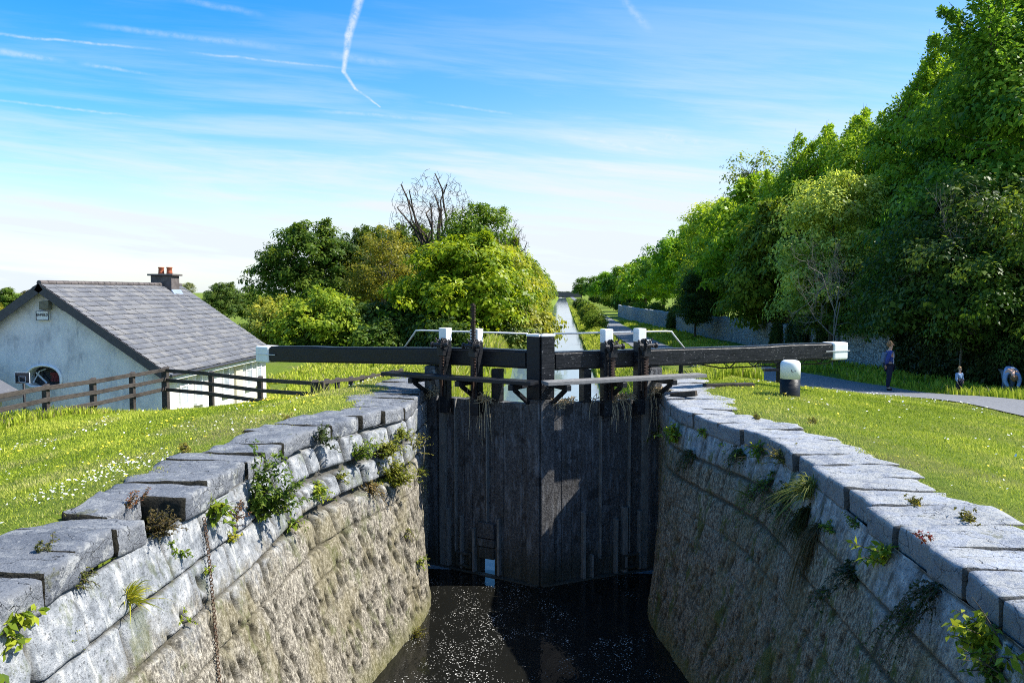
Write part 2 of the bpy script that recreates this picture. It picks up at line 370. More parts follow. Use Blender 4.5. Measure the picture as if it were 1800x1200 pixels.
def mk_render_wall():
    t = NT('stained_house_render'); p = t.pos(); n = t.noise(t.scale(p, (1, 1, .6)), 1.6, 6, .7); n2 = t.noise(t.scale(p, (3, 3, .5)), 1.5, 5, .65); n3 = t.noise(p, 60, 3)
    c = t.ramp(n, [(.3, (.40,.405,.415)), (.48, (.70,.69,.67)), (.65, (.84,.82,.78))])
    c = t.mix(t.rng(n2, .56, .72, 0, .55), c, (.25,.26,.27))
    x, y, z = t.xyz(p)[:3]
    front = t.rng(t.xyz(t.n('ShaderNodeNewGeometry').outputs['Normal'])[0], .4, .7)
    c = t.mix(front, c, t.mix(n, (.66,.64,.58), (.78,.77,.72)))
    M['stained_house_render'] = t.pbr(c, .92, t.bump(n3, .4, .01), 0, .15)
mk_render_wall()
def mk_slate():
    t = NT('roof_slate'); p = t.pos(); k = t.attr('tint'); n = t.noise(p, 9, 5, .7); n2 = t.noise(p, 45, 4, .7)
    c = t.ramp(k, [(0, (.10,.105,.122)), (.5, (.13,.134,.148)), (1, (.175,.173,.175))])
    c = t.mix(t.rng(n, .56, .7, 0, .55), c, (.30,.285,.26)); c = t.mix(t.rng(n2, .6, .72, 0, .7), c, (.05,.05,.055))
    M['roof_slate'] = t.pbr(c, .7, t.bump(n2, .5, .01), 0, .4)
mk_slate()
def mk_rubble():
    t = NT('rubble_wall_stone'); p = t.pos(); v = t.voro(t.scale(p, (1, 1, 1.7)), 3.2, 'DISTANCE_TO_EDGE'); n = t.noise(p, 7, 5, .7); st = t.noise(t.scale(p, (5, 5, .5)), 2, 5, .65)
    c = t.ramp(n, [(.3, (.17,.185,.20)), (.5, (.33,.345,.36)), (.7, (.58,.59,.59))]); c = t.mix(t.rng(st, .5, .65, 0, .7), c, (.07,.075,.075))
    c = t.mix(t.rng(v, .05, .015, 0, .7), c, (.09,.085,.075)); h = t.math('ADD', t.rng(v, 0, .1), t.math('MULTIPLY', n, .4))
    M['rubble_wall_stone'] = t.pbr(c, .92, t.bump(h, .9, .04), 0, .15)
mk_rubble()

# ------------------------------------------------------------------ sun and sky
SUN_EL, SUN_AZ = R(48), R(2)                       # azimuth measured from +X towards +Y
sd = Vector((math.cos(SUN_EL)*math.cos(SUN_AZ), math.cos(SUN_EL)*math.sin(SUN_AZ), math.sin(SUN_EL)))
sl = bpy.data.lights.new('sun', 'SUN'); sl.energy = 4.6; sl.angle = R(.53); sl.color = (1, .955, .87)
so = bpy.data.objects.new('sun', sl); COL.objects.link(so); so.rotation_euler = (-sd).to_track_quat('-Z', 'Y').to_euler(); so.location = (20, 0, 30)
world = bpy.data.worlds.new('World'); sc.world = world; world.use_nodes = True
def build_sky():
    t = NT.__new__(NT); t.t = world.node_tree; t.t.nodes.clear(); t.m = None
    out = t.n('ShaderNodeOutputWorld'); bg = t.n('ShaderNodeBackground'); t.l(bg.outputs[0], out.inputs[0])
    sky = t.n('ShaderNodeTexSky', sky_type='NISHITA'); sky.sun_disc = False; sky.sun_elevation = SUN_EL
    sky.sun_rotation = R(90) - SUN_AZ; sky.air_density = 1.0; sky.dust_density = .6; sky.ozone_density = 2.5
    d = t.n('ShaderNodeTexCoord').outputs['Generated']; x, y, z = t.xyz(d)[:3]
    ys = t.math('MAXIMUM', t.math('ABSOLUTE', y), .05)
    gx = t.math('DIVIDE', x, ys); gz = t.math('DIVIDE', z, ys)
    hs = t.n('ShaderNodeHueSaturation'); t.l(sky.outputs[0], hs.inputs['Color']); hs.inputs['Saturation'].default_value = SKY_SAT; hs.inputs['Value'].default_value = 1.0; hs.inputs['Hue'].default_value = SKY_HUE
    base = hs.outputs[0]
    comb = t.n('ShaderNodeCombineXYZ'); t.l(t.math('MULTIPLY', gx, 1.3), comb.inputs[0]); t.l(t.math('ADD', t.math('MULTIPLY', gz, 15), t.math('MULTIPLY', gx, 1.6)), comb.inputs[1])
    n1 = t.noise(comb.outputs[0], 1.6, 6, .62, .4)
    comb2 = t.n('ShaderNodeCombineXYZ'); t.l(t.math('MULTIPLY', gx, 3.0), comb2.inputs[0]); t.l(t.math('ADD', t.math('MULTIPLY', gz, 42), t.math('MULTIPLY', gx, 5)), comb2.inputs[1])
    n2 = t.noise(comb2.outputs[0], 1.2, 5, .6, .3)
    cir = t.math('ADD', t.math('MULTIPLY', n1, .7), t.math('MULTIPLY', n2, .3))
    cir = t.rng(cir, .40, .66)
    el = t.rng(gz, .36, .10)                                        # more thin cloud lower down
    side = t.rng(gx, -.55, .5, 0, .26)
    f = t.math('MULTIPLY', cir, t.math('ADD', t.math('MULTIPLY', el, .50), .10))
    f = t.math('ADD', f, t.math('MULTIPLY', t.rng(gz, .25, .05), .62), clamp=True)
    f = t.math('ADD', f, t.math('MULTIPLY', side, t.rng(gz, .4, .1, .7, 1)), clamp=True)
    # vapour trails: soft-edged strokes between two directions, (x,y,half width), strength
    def G(px, py): q = ray(px, py); return q[0]/q[1], q[2]/q[1]
    trails = [((640,-30,11),(613,62,8.5),.95),((613,62,8.5),(604,126,5),.95),((604,126,4.5),(624,155,3.2),.85),((624,155,3),(668,188,2),.7),
              ((-60,56,3.5),(310,90,3),.55),((310,90,3),(640,124,2.5),.45),((-60,84,9),(130,110,5),.5),((130,110,5),(290,135,3),.4),((-60,170,3),(300,212,3),.45),
              ((120,40,7),(560,92,8),.3),((560,92,8),(720,118,8),.22),((300,-4,8),(480,30,7),.25),((1085,-12,8),(1150,62,10),.3),((980,236,4),(1210,276,4),.4),((1130,232,8),(1290,266,9),.4),((740,178,3),(930,205,3),.35),((520,192,4),(820,215,4),.3)]
    wob = t.math('MULTIPLY', t.math('SUBTRACT', t.noise(t.n_comb(gx, gz), 26, 4, .6), .5), .006)
    brk = t.rng(t.noise(t.n_comb(gx, gz), 70, 5, .65), .3, .65, .3, 1)
    for (ax, ay, aw), (bx, by, bw), k in trails:
        (x0, z0), (x1, z1) = G(ax, ay), G(bx, by); aw, bw = aw/1400, bw/1400; dx, dz = x1-x0, z1-z0; L2 = dx*dx+dz*dz
        px = t.math('SUBTRACT', gx, x0); pz = t.math('SUBTRACT', t.math('ADD', gz, wob), z0)
        h = t.math('DIVIDE', t.math('ADD', t.math('MULTIPLY', px, dx), t.math('MULTIPLY', pz, dz)), L2)
        hc = t.math('MAXIMUM', t.math('MINIMUM', h, 1.0), 0.0)
        ex = t.math('SUBTRACT', px, t.math('MULTIPLY', hc, dx)); ez = t.math('SUBTRACT', pz, t.math('MULTIPLY', hc, dz))
        dist = t.math('SQRT', t.math('ADD', t.math('MULTIPLY', ex, ex), t.math('MULTIPLY', ez, ez)))
        w = t.math('ADD', t.math('MULTIPLY', hc, bw-aw), aw)
        s_ = t.rng(t.math('DIVIDE', dist, w), 1.15, .0, 0, k*(.92 if k > .6 else .85))
        if k < .6: s_ = t.math('MULTIPLY', s_, t.math('MULTIPLY', t.rng(h, -.02, .3), t.rng(h, 1.02, .6)))
        f = t.math('MAXIMUM', f, t.math('ADD', t.math('MULTIPLY', s_, brk), t.math('MULTIPLY', t.math('MULTIPLY', f, t.math('SUBTRACT', 1.0, s_)), 1.0)))
    f = t.math('MULTIPLY', f, t.math('GREATER_THAN', y, .05)) if False else f
    c = t.mix(f, base, CLOUD)
    t.l(c, bg.inputs[0]); bg.inputs[1].default_value = SKY_STR
def _ncomb(self, a, b):
    q = self.n('ShaderNodeCombineXYZ'); self.l(a, q.inputs[0]); self.l(b, q.inputs[1]); return q.outputs[0]
NT.n_comb = _ncomb
SKY_STR, SKY_SAT, SKY_HUE, CLOUD = .13, 1.5, .501, (3.45, 3.78, 4.1)
build_sky()
sc.view_settings.view_transform = 'Standard'; sc.view_settings.look = 'None'; sc.view_settings.gamma = 1; sc.view_settings.exposure = .95
cy = sc.cycles; cy.use_denoising = False; cy.max_bounces = 7; cy.diffuse_bounces = 3; cy.glossy_bounces = 3; cy.transmission_bounces = 4; cy.transparent_max_bounces = 4; cy.caustics_reflective = False; cy.caustics_refractive = False
cy.sample_clamp_indirect = 6; cy.filter_width = 1.0

# ------------------------------------------------------------------ lie of the land
CX, WZ = -.39, -3.33
def wt(y): return 3.07 - .87*sstep(9.6, 13.2, y)                      # half width of the chamber at the coping
def batter(y): return np.interp(y, [9.5, 10.5, 12.5, 13.3, 14.3, 14.9], [.85, .86, .5, .3, .05, 0.])
def xl(y): y = np.asarray(y, float); return np.where(y < 17.6, CX - wt(y) - .42, -3.35 - .12*np.sin(y*.37) - .1*np.sin(y*.11)) 
def xr(y): y = np.asarray(y, float); return np.where(y < 17.6, CX + wt(y) + .42, 2.0 + .12*np.sin(y*.31+1) + .1*np.sin(y*.13))
def gz(x, y):
    x = np.asarray(x, float)+0*np.asarray(y, float); y = np.asarray(y, float)+0*x
    # left bank
    aL = np.clip((-4.3 - x)*.148, 0, 1.05) + 1.95*sstep(-12.0, -13.6, x)
    tL = np.interp(y, [14, 19, 21, 23, 26, 32, 60], [.2, 1.35, 1.6, 2.2, 2.75, 2.95, 3.0]); sL = sstep(12.6, 19.3, y)*sstep(-3.9, -5.2, x)
    zL = -(aL*(1-sL) + np.maximum(tL, aL*sstep(-11.8,-13.6,x))*sL)
    # right bank
    aR = np.clip((x - 3.9)*.16, 0, 1.2)
    tR = np.interp(y, [14, 20, 29, 43, 60, 80, 120], [.3, 1.0, 1.75, 2.12, 2.45, 2.65, 2.75]); sR = sstep(15.5, 28, y)
    zR = -(aR*(1-sR) + tR*sR)
    z = np.where(x < CX, zL, zR)
    # canal margins below the lock
    edge = np.where(x < CX, xl(y) - x, x - xr(y)); lo = sstep(17.0, 19.5, y)
    z = z*(1-lo) + lo*(WZ + .1 + (z - WZ - .1)*sstep(0, 1.7, edge))
    z = z + .05*(fbm(x*.7, y*.7, 0, 3, 11)-.5)*sstep(.3, 1.2, edge) + .25*(fbm(x*.12, y*.12, 0, 2, 21)-.5)*sstep(3, 9, edge)*sstep(24, 60, y)
    return z
def build_ground():
    ys = np.concatenate([np.arange(-6, 3, .5), np.arange(3, 17, .2), [17.0,17.2,17.4,17.59,17.61], np.arange(17.8, 34, .35), np.arange(34, 90, 1.2), np.geomspace(90, 2500, 40)])
    s = np.concatenate([[0, .06, .2, .35, .5, .7], np.arange(.9, 15, .3), np.geomspace(15.3, 1600, 34)])
    rows = []
    for y in ys:
        a, b = float(xl(y)), float(xr(y)); L = a - s[::-1]; Rr = b + s
        zl, zr = gz(L, y), gz(Rr, y)
        if y < 17.6:
            zl = zl - .16*(1-sstep(.1, .5, s[::-1])); zr = zr - .16*(1-sstep(.1, .5, s))
        mid = np.array([a+.02, a+.6, b-.6, b-.02]); zm = np.full(4, -4.6)
        X = np.concatenate([L, mid, Rr]); Z = np.concatenate([zl, zm, zr])
        rows.append(np.stack([X, np.full_like(X, y), Z], 1))
    V = np.array(rows); ny, nx = V.shape[:2]; i = np.arange(ny*nx).reshape(ny, nx)
    F = np.stack([i[:-1,:-1], i[:-1,1:], i[1:,1:], i[1:,:-1]], -1).reshape(-1, 4)
    o = np_mesh('ground', V.reshape(-1,3), F, M['meadow_soil']); tag(o, 'grassy lock banks falling to the lower canal level', kind='structure')
build_ground()
def plane(name, x0, x1, y0, y1, z, mat, label):
    o = np_mesh(name, [(x0,y0,z),(x1,y0,z),(x1,y1,z),(x0,y1,z)], [(0,1,2,3)], mat, smooth=False); return tag(o, label, kind='structure')
plane('chamber_water', -4.6, 4.2, -6, 14.55, WZ, M['dark_lock_water'], 'dark still water flecked with foam in the empty chamber')
plane('canal_water', -4.6, 4.2, 14.55, 1500, WZ, M['canal_surface'], 'long straight pale canal running to the horizon')
# towpath
PATH = [(14.0,-6),(13.2,6),(12.3,16),(11.9,21),(11.25,28),(10.3,34),(9.0,41),(7.7,50),(6.9,62),(6.7,80),(6.6,140),(6.6,700)]
def path_x(y): return np.interp(y, [p[1] for p in PATH], [p[0] for p in PATH])
def build_path():
    ys = np.concatenate([np.arange(-6, 90, .6), np.geomspace(90, 700, 40)])
    px = path_x(ys); k = np.ones(9)/9; px = np.concatenate([px[:4], np.convolve(px[:160], k, 'valid'), px[156:]])[:len(ys)]
    w = np.interp(ys, [0, 22, 30, 45, 60, 90], [1.3, 1.35, 1.75, 1.9, 1.5, 1.3]) + .12*(fbm(ys*.8, 0*ys, 0, 3, 3)-.5); t = np.linspace(-1, 1, 9)
    X = px[:,None] + t[None]*w[:,None]; Yy = ys[:,None] + 0*X; 
    X[:,0] += .18*(fbm(ys*3, 0*ys, 1, 3, 4)-.5); X[:,-1] += .18*(fbm(ys*3, 0*ys, 2, 3, 9)-.5)
    Z = gz(X, Yy) + .035 + .02*(1-t[None]**2); Z = np.where(Yy > 90, Z+.08, Z)
    V = np.stack([X, Yy, Z], -1); i = np.arange(V.shape[0]*9).reshape(-1, 9)
    F = np.stack([i[:-1,:-1], i[:-1,1:], i[1:,1:], i[1:,:-1]], -1).reshape(-1, 4)
    tag(np_mesh('towpath', V.reshape(-1,3), F, M['worn_tarmac']), 'grey tarmac towpath dipping beside the lock', kind='structure')
build_path()

# ------------------------------------------------------------------ lock chamber walls
def wall_x(y, z, side):
    """face of the chamber wall"""
    k = np.clip((-.24 - np.asarray(z))/3.1, 0, 1.25); return CX + side*(wt(y) - .02 - batter(y)*k**.9)
def build_lock_wall(side):
    rs = np.random.RandomState(31+side)
    sunny = side < 0
    root = empty('lock_wall', (CX+side*3.2, 8, 0), 'sunlit limestone lock wall with rough tan lower face, left of the gates' if sunny else 'shaded dark mossy limestone lock wall, right of the gates', 'lock wall', 'walls of the lock chamber')
    dy, dz = .022, .02
    ys = np.arange(2.4, 17.6, dy); zs = np.arange(-.19, -3.95, -dz)
    Yg, Zg = np.meshgrid(ys, zs, indexing='ij')
    # coursed blocks
    yy = Yg + .03*(fbm(Yg*1.5, Zg*1.5, 0, 2, 77)-.5); zz = Zg + .05*(fbm(Yg*.8, Zg*.8, 0, 2, 78)-.5)*1.2
    bounds = [-.19]; hs = [.42,.38,.40,.34,.36,.32,.38,.30,.34,.33,.36,.3]
    for h in hs: bounds.append(bounds[-1]-h)
    jd = np.full(Yg.shape, 9.); blk = np.zeros(Yg.shape)
    for ci in range(len(hs)):
        top, bot = bounds[ci], bounds[ci+1]; m = (zz <= top) & (zz > bot)
        e = [2.0]
        while e[-1] < 18: e.append(e[-1] + rs.uniform(.45, 1.25)*(.62 if e[-1] > 8.7 else 1))
        e = np.array(e); idx = np.clip(np.searchsorted(e, yy)-1, 0, len(e)-2)
        d = np.minimum(np.minimum(yy-e[idx], e[idx+1]-yy), np.minimum(top-zz, zz-bot))
        jd = np.where(m, d, jd); blk = np.where(m, _hash(idx, np.full(idx.shape, ci), 0*idx, 3+side), blk)
    ruin = (1 if sunny else .25)*sstep(8.3, 9.6, Yg)*sstep(14, 12.8, Yg)*sstep(-1.5, -1.0, Zg)            # tumbled rounded stones
    jw = .011 + .02*fbm(Yg*4, Zg*4, 0, 2, 5) + .05*ruin
    joint = 1 - sstep(jw*.35, jw, jd)
    up = 1 - sstep(-.9, -1.9, Zg + 1.1*(fbm(Yg*.6, Zg*.6, 0, 3, 8)-.5))
    depth = joint*((.035 if sunny else .018)*up + .006 + .04*ruin) - (blk-.5)*(.028 if sunny else .014)*(.4+up) 
    depth += ruin*.05*(1-sstep(0, .12, jd)) 
    rough = (fbm(Yg*5, Zg*5, 0, 4, 9)-.5)*(.020+.022*(1-up)) + (fbm(Yg*19, Zg*15, 0, 3, 10)-.5)*(.008+.012*(1-up))
    depth += rough
    # weathered pits, longer than wide
    pit = np.zeros(Yg.shape); npit = 560
    for _ in range(npit):
        py, pz = rs.uniform(3, 14), rs.uniform(-3.2, -.55)
        if rs.rand() < np.clip((pz+2.1)/1.3, 0, .9): continue
        a, b = rs.uniform(.016, .036), rs.uniform(.035, .10)
        i0, i1 = np.searchsorted(ys, [py-.12, py+.12]); j0, j1 = int((-.19-pz-.2)/dz), int((-.19-pz+.2)/dz); j0 = max(j0, 0)
        q = ((Yg[i0:i1,j0:j1]-py+.25*(Zg[i0:i1,j0:j1]-pz))/a)**2 + ((Zg[i0:i1,j0:j1]-pz)/b)**2
        pit[i0:i1,j0:j1] = np.maximum(pit[i0:i1,j0:j1], np.exp(-q*.7))
    depth += pit*.085
    depth *= sstep(17.6, 14.6, Yg)*.9+.1
    X = wall_x(Yg, Zg, side) + side*depth
    # gate quoin: straight face behind the gate
    V = np.stack([X, Yg, Zg], -1); n, m = Yg.shape; i = np.arange(n*m).reshape(n, m)
    F = np.stack([i[:-1,:-1], i[1:,:-1], i[1:,1:], i[:-1,1:]], -1).reshape(-1, 4)
    if side > 0: F = F[:, ::-1]
    np_mesh('wall_face', V.reshape(-1,3), F, M['chamber_stone_sunny' if sunny else 'chamber_stone_damp'], root, attrs={'joint': np.maximum(joint*np.maximum(up, .45), np.clip(pit*1.5, 0, 1)).ravel()})
    return root
def coping_stone(y0, y1, side, inset, width, h, seed, root, lift=0, rnd=.03):
    """one rough dressed block following the line of the wall"""
    nx_, ny_, nz_ = 17, 11, 7
    g = np.stack(np.meshgrid(np.linspace(-1,1,nx_), np.array([-1,-.955,-.86,-.62,-.3,0,.3,.62,.86,.955,1]), np.linspace(-1,1,nz_), indexing='ij'), -1)
    idx = np.arange(nx_*ny_*nz_).reshape(nx_, ny_, nz_); F = []
    for a in (idx[0,:,:], idx[-1,:,:][:, ::-1], idx[:,0,:][:, ::-1], idx[:,-1,:], idx[:,:,0], idx[:,:,-1][:, ::-1]):
        F.append(np.stack([a[:-1,:-1], a[:-1,1:], a[1:,1:], a[1:,:-1]], -1).reshape(-1,4))
    F = np.concatenate(F); used = np.unique(F); mp = -np.ones(nx_*ny_*nz_, int); mp[used] = np.arange(len(used)); F = mp[F]
    P = g.reshape(-1,3)[used]
    W, L, H = width/2, (y1-y0)/2-(.010 if side < 0 else .006), h/2
    q = P*np.array([W, L, H]); core = np.clip(q, -np.array([W-rnd, L-min(rnd, L*.5), H-rnd]), np.array([W-rnd, L-min(rnd, L*.5), H-rnd]))
    dlt = q-core; ln = np.linalg.norm(dlt, axis=1, keepdims=True); q = core + dlt/np.maximum(ln, 1e-6)*np.minimum(ln, rnd)
    yw = (y0+y1)/2 + q[:,1]; xf = CX + side*(wt(yw)+inset)
    t = q[:,0]/W                                                        # -1 water side, +1 land side
    xw = xf + side*(q[:,0]+W)
    land = side*sstep(.5, 1, t)*.28*(vnoise(yw*3.1, 0*yw, 0, seed)-.4)
    zw = q[:,2] - h/2 + lift + .012
    n = np.stack([fbm(xw*7, yw*7, zw*7, 4, seed+k)-.5 for k in range(3)], 1)
    pos = np.stack([xw+land, yw, zw], 1) + n*np.array([.04, .02, .035])
    pos[:,2] += .022*np.sin(seed*2.3)*P[:,1]*(1 if side < 0 else .3) + .018*np.cos(seed*1.7)*t; pos[:,0] += .02*np.sin(seed*1.3)*(1 if side < 0 else .5)
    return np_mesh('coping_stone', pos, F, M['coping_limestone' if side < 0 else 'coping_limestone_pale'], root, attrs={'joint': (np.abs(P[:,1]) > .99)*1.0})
LW = build_lock_wall(-1); RW = build_lock_wall(1)
def copings(side, root):
    rs = np.random.RandomState(5+side); y = 2.7; k = 0
    while y < 17.2:
        L = rs.uniform(.42, .62) if y < 9 else rs.uniform(.5, .95)
        w = rs.uniform(.76, .92) + (.25 if y > 12.8 else 0); ins = rs.uniform(-.05, .0); rnd = .025; h = .235
        if side < 0 and 6.35 < y+L/2 < 6.95 and k != -1: ins = .36; w -= .38
        if side < 0 and 9.3 < y < 12.6: rnd = .05; ins = rs.uniform(-.06, .05); h = .24
        if side > 0: rnd = .03; ins = rs.uniform(-.05, .03)
        if y + L > 17.3: L = 17.35 - y
        coping_stone(y, y+L, side, ins, w, h, 100*(side+2)+k, root, rs.uniform(-.022, .02)*(1 if side < 0 else .35), rnd); y += L; k += 1
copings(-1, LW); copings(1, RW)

# ------------------------------------------------------------------ the two gate leaves
def build_leaf(side):
    """t runs from the heel post to the mitre, n towards the chamber, z up"""
    heel = Vector((CX+side*2.2, 14.92, 0)); mit = Vector((CX, 13.8, 0)); d = (mit-heel); LL = d.length; d.normalize()
    nrm = Vector((d.y, -d.x, 0)); 
    if nrm.y > 0: nrm = -nrm
    fr = (heel, d, nrm, Vector((0,0,1)))
    left = side < 0
    root = empty('lock_gate', tuple(heel), 'left leaf of the tall black lock gates, its balance beam reaching towards the cottage' if left else 'right leaf of the tall black lock gates, its balance beam reaching over the towpath', 'lock gate', 'leaves of the lower lock gates')
    tar = M['tarred_timber'] if left else M['chipped_tarred_timber']; face = M['wet_gate_planking']
    B = lambda: MB(fr)
    T, BOT = -.12, -4.3
    hx0, hx1 = .62, .93                                               # sluice opening along t
    hx0, hx1 = (1.17, 1.49)
    # planking with the sluice opening in the left leaf
    m = B()
    def plank_run(t0, t1, z0, z1):
        t = t0
        while t < t1-.02:
            e = min(t+random.uniform(.17, .23), t1)
            dn = random.uniform(-.006, .006); m.box((t+.003, -.24, z0), (e-.003, -.055+dn, z1)); t = e
    if left:
        plank_run(.05, hx0, BOT, T); plank_run(hx1, LL-.2, BOT, T); plank_run(hx0, hx1, -3.02, T); plank_run(hx0, hx1, BOT, -3.36)
    else: plank_run(.05, LL-.2, BOT, T)
    m.build('planking', face, root, bevel=.004, seg=1, rough=.006, rs=5)
    # heel and mitre posts
    B().box((-.03, -.28, BOT), (.24, .03, .46)).build('heel_post', face, root, bevel=.03, rough=.008)
    B().box((LL-.262, -.26, BOT), (LL-.006, .036, -.02)).build('mitre_post', face, root, bevel=.014, rough=.008)
    mp = B().box((LL-.26, -.26, -.018), (LL-.006, .035, 1.08)).build('mitre_post', face if False else tar, root, bevel=.014, rough=.006)
    B().box((LL-.265, -.27, 1.082), (LL-.004, .045, 1.125)).build('post_cap', M['white_paint'], mp, bevel=.012)
    # vertical framing timbers and ribs
    stands = (.21*LL, .49*LL)
    if left: ribs = [(.36,.15,-.02,BOT),(.66,.025,0,-3.0),(1.36,.025,0,-2.35)]
    else: ribs = [(.30,.14,-.02,BOT),(.64,.025,0,-2.95),(1.25,.028,0,-3.0)]
    for t, w, pr, zb in ribs:
        B().box((t-w/2, -.06, zb), (t+w/2, pr+.02, T+.006)).build('framing_post', M['worn_edge'], root, bevel=.006, rough=.004)
    cl = [(1.62,.045,-2.25,-3.3),(1.08,.05,-2.5,-3.32),(.80,.04,-2.3,-3.3),(.5,.05,-2.2,-3.3)] if left else [(1.60,.055,-2.1,-3.4),(.92,.05,-2.3,-3.4),(.74,.09,-2.1,-3.35),(.42,.05,-2.2,-3.3),(1.42,.04,-2.9,-3.4)]
    for t, w, z1, z0 in cl:
        B().box((t-w/2, -.06, z0), (t+w/2, .045, z1)).build('sluice_guide', M['worn_edge'], root, bevel=.006, rough=.006)
    sl_ = [(1.17,1.52,-2.36,-2.64),(1.16,1.53,-2.66,-2.80),(1.18,1.51,-2.82,-3.03)] if left else []
    for a, b, z1, z0 in sl_:
        B().box((a, -.07, z0), (b, .02+.02*(z0<-2.6 and z0>-2.81), z1)).build('sluice_board', face, root, bevel=.012, rough=.012)
    for a, b in ([(.70, 1.03)] if left else [(.45, .80)]):
        m = B(); z1, z0 = -2.98, -3.26
        m.box((a, -.06, z0), (a+.045, .05, z1)); m.box((b-.045, -.06, z0), (b, .05, z1)); m.box((a+.046, -.06, z1-.045), (b-.046, .048, z1)); m.box((a+.046, -.06, z0), (b-.046, .048, z0+.04))
        m.build('sluice_frame', face, root, bevel=.006, rough=.006)
    # ledge of spilt mortar at the foot
    B().box((.1, -.05, WZ-.3), (LL-.02, .09, WZ+.018)).build('sill_board', M['grit_concrete'] if False else face, root, bevel=.01, rough=.012)
    # balance beam
    zs = (.33 if left else .46); m = B(); tE, tI = -4.62, LL-.262
    def beamz(t): return .48 + (zs-.48)*np.clip(-t/4.6, -.2, 1)
    ts = np.linspace(tE+.38, tI, 12)
    for a, b in zip(ts[:-1], ts[1:]):
        ha, hb = (.32+.02*(a<-3)), (.32+.02*(b<-3)); za, zb = beamz(a), beamz(b); y0, y1 = -.30, .015
        m.hexa([(a,y0,za),(b,y0,zb),(b,y1,zb),(a,y1,za),(a,y0,za+ha),(b,y0,zb+hb),(b,y1,zb+hb),(a,y1,za+ha)])
    bmesh.ops.remove_doubles(m.bm, verts=m.bm.verts, dist=1e-4)
    inner = [f for f in m.bm.faces if all(len([g for g in e.link_faces]) > 2 for e in f.edges)]
    bmesh.ops.delete(m.bm, geom=inner, context='FACES')
    long_e = [e for e in m.bm.edges if len(e.link_faces) == 2 and abs(e.calc_face_angle(0)) > 1.0]
    bmesh.ops.recalc_face_normals(m.bm, faces=m.bm.faces)
    bmesh.ops.bevel(m.bm, geom=long_e, offset=.035, segments=3, affect='EDGES', clamp_overlap=True)
    beam = m.build('balance_beam', tar, root, rough=.006, rs=2.5)
    m = B(); z0 = beamz(tE)
    m.box((tE, -.325, z0-.012), (tE+.40, .04, z0+.352)); m.build('beam_end_cap', M['white_paint'], beam, bevel=.05, seg=3, rough=.004)
    m = B(); m.box((tE-.03, .041, z0+.17), (tE+.62, .052, z0+.185)); m.build('tie_strap', M['galvanised_rail'], beam)
    if not left:
        m = B()
        za, zb = beamz(-1.2)-.10, beamz(-4.5)-.09
        m.tube([(-1.0,-.14,beamz(-1)-.01), (-1.5,-.14,za), (-4.2,-.14,zb), (-4.6,-.14,beamz(-4.6)-.0)], .014, 6)
        for t in (-1.7,-2.3,-2.9,-3.5,-4.0):
            zz = za+(zb-za)*(-t-1.2)/3.3; m.bar((t-.14,-.14,beamz(t)-.004), (t,-.14,zz), .025, .012); m.bar((t+.14,-.14,beamz(t)-.004), (t,-.14,zz), .025, .012)
        m.build('truss_rod', M['black_iron'], beam)
    # posts under the beam
    for t, w in ((.10,.21),(.62*LL,.15)):
        B().box((t-w/2, -.2, T+.004), (t+w/2, .0, .475)).build('strut_post', tar, root, bevel=.01, rough=.005)
    B().bar((.36, .02, T), (.20, .02, .40), .05, .06).build('brace', M['grey_plank'], root, bevel=.006)
    # paddle stands with white heads, rack and gear
    for k, t in enumerate(stands):
        hgt = 1.20; m = B(); m.box((t-.078, .02, T-.25), (t+.088, .192, hgt-.25)); st = m.build('paddle_stand', tar, root, bevel=.012, rough=.005)
        B().box((t-.082, .014, hgt-.248), (t+.092, .200, hgt)).build('stand_cap', M['white_paint'], st, bevel=.022, seg=3)
        sg = 1 if left else -1
        tr = t + .15 if left else t - .0; tr = t + (.05 if left else -.02)
        # toothed rack
        top = (1.66 if (left and k == 1) else .86); bot = -.05
        m = B(); nr = .29; m.box((tr-.018, nr-.02, bot), (tr+.018, nr+.02, top))
        z = .35
        while z < top-.03: m.box((tr+.019, nr-.02, z), (tr+.045, nr+.02, z+.028)); m.box((tr-.045, nr-.02, z+.012), (tr-.019, nr+.02, z+.04)); z += .052
        m.build('rack_bar', M['rusty_iron'], st)
        m = B(); zc = hgt-.30
        m.tube([(tr-.16, nr+.05, zc), (tr+.19, nr+.05, zc)], .038, 10); m.tube([(tr-.19, nr+.05, zc), (tr-.15, nr+.05, zc)], .055, 10)
        gfr = m
        m.tube([(tr+.03, nr+.0, zc), (tr+.09, nr+.0, zc)], .095, 14)
        for q in range(12):
            a = q*math.pi/6; m.bar((tr+.06, nr+.0+.09*math.cos(a), zc+.09*math.sin(a)), (tr+.06, nr+.0+.122*math.cos(a), zc+.122*math.sin(a)), .05, .024, (1,0,0))
        m.bar((tr-.09, .235, zc+.09), (tr-.09, nr+.09, zc-.03), .035, .03, (1,0,0)); m.bar((tr+.13, .235, zc+.09), (tr+.13, nr+.09, zc-.03), .035, .03, (1,0,0))
        pts = [(tr-.08+.16*i/10, nr+.08, zc+.13-.07*math.sin(math.pi*i/10)) for i in range(11)]; m.tube(pts, .016, 6)
        m.box((tr-.07, nr-.04, zc-.20), (tr+.07, nr+.05, zc-.04))
        m.build('winding_gear', M['black_iron'], st, bevel=.006, seg=1)
        m = B(); m.box((tr-.05, .236, bot), (tr+.05, nr-.022, zc-.22)); m.build('rack_housing', tar, st, bevel=.006)
    # walkway plank on brackets
    m = B(); z0 = .30
    m.box((-.62, .30, z0), (LL+.16-.03, .46, z0+.062)); m.box((-.58, .465, z0+.002), (LL+.19-.03, .64, z0+.065))
    wk = m.build('walkway', tar if left else M['grey_plank'], root, bevel=.008, rough=.005, rs=3)
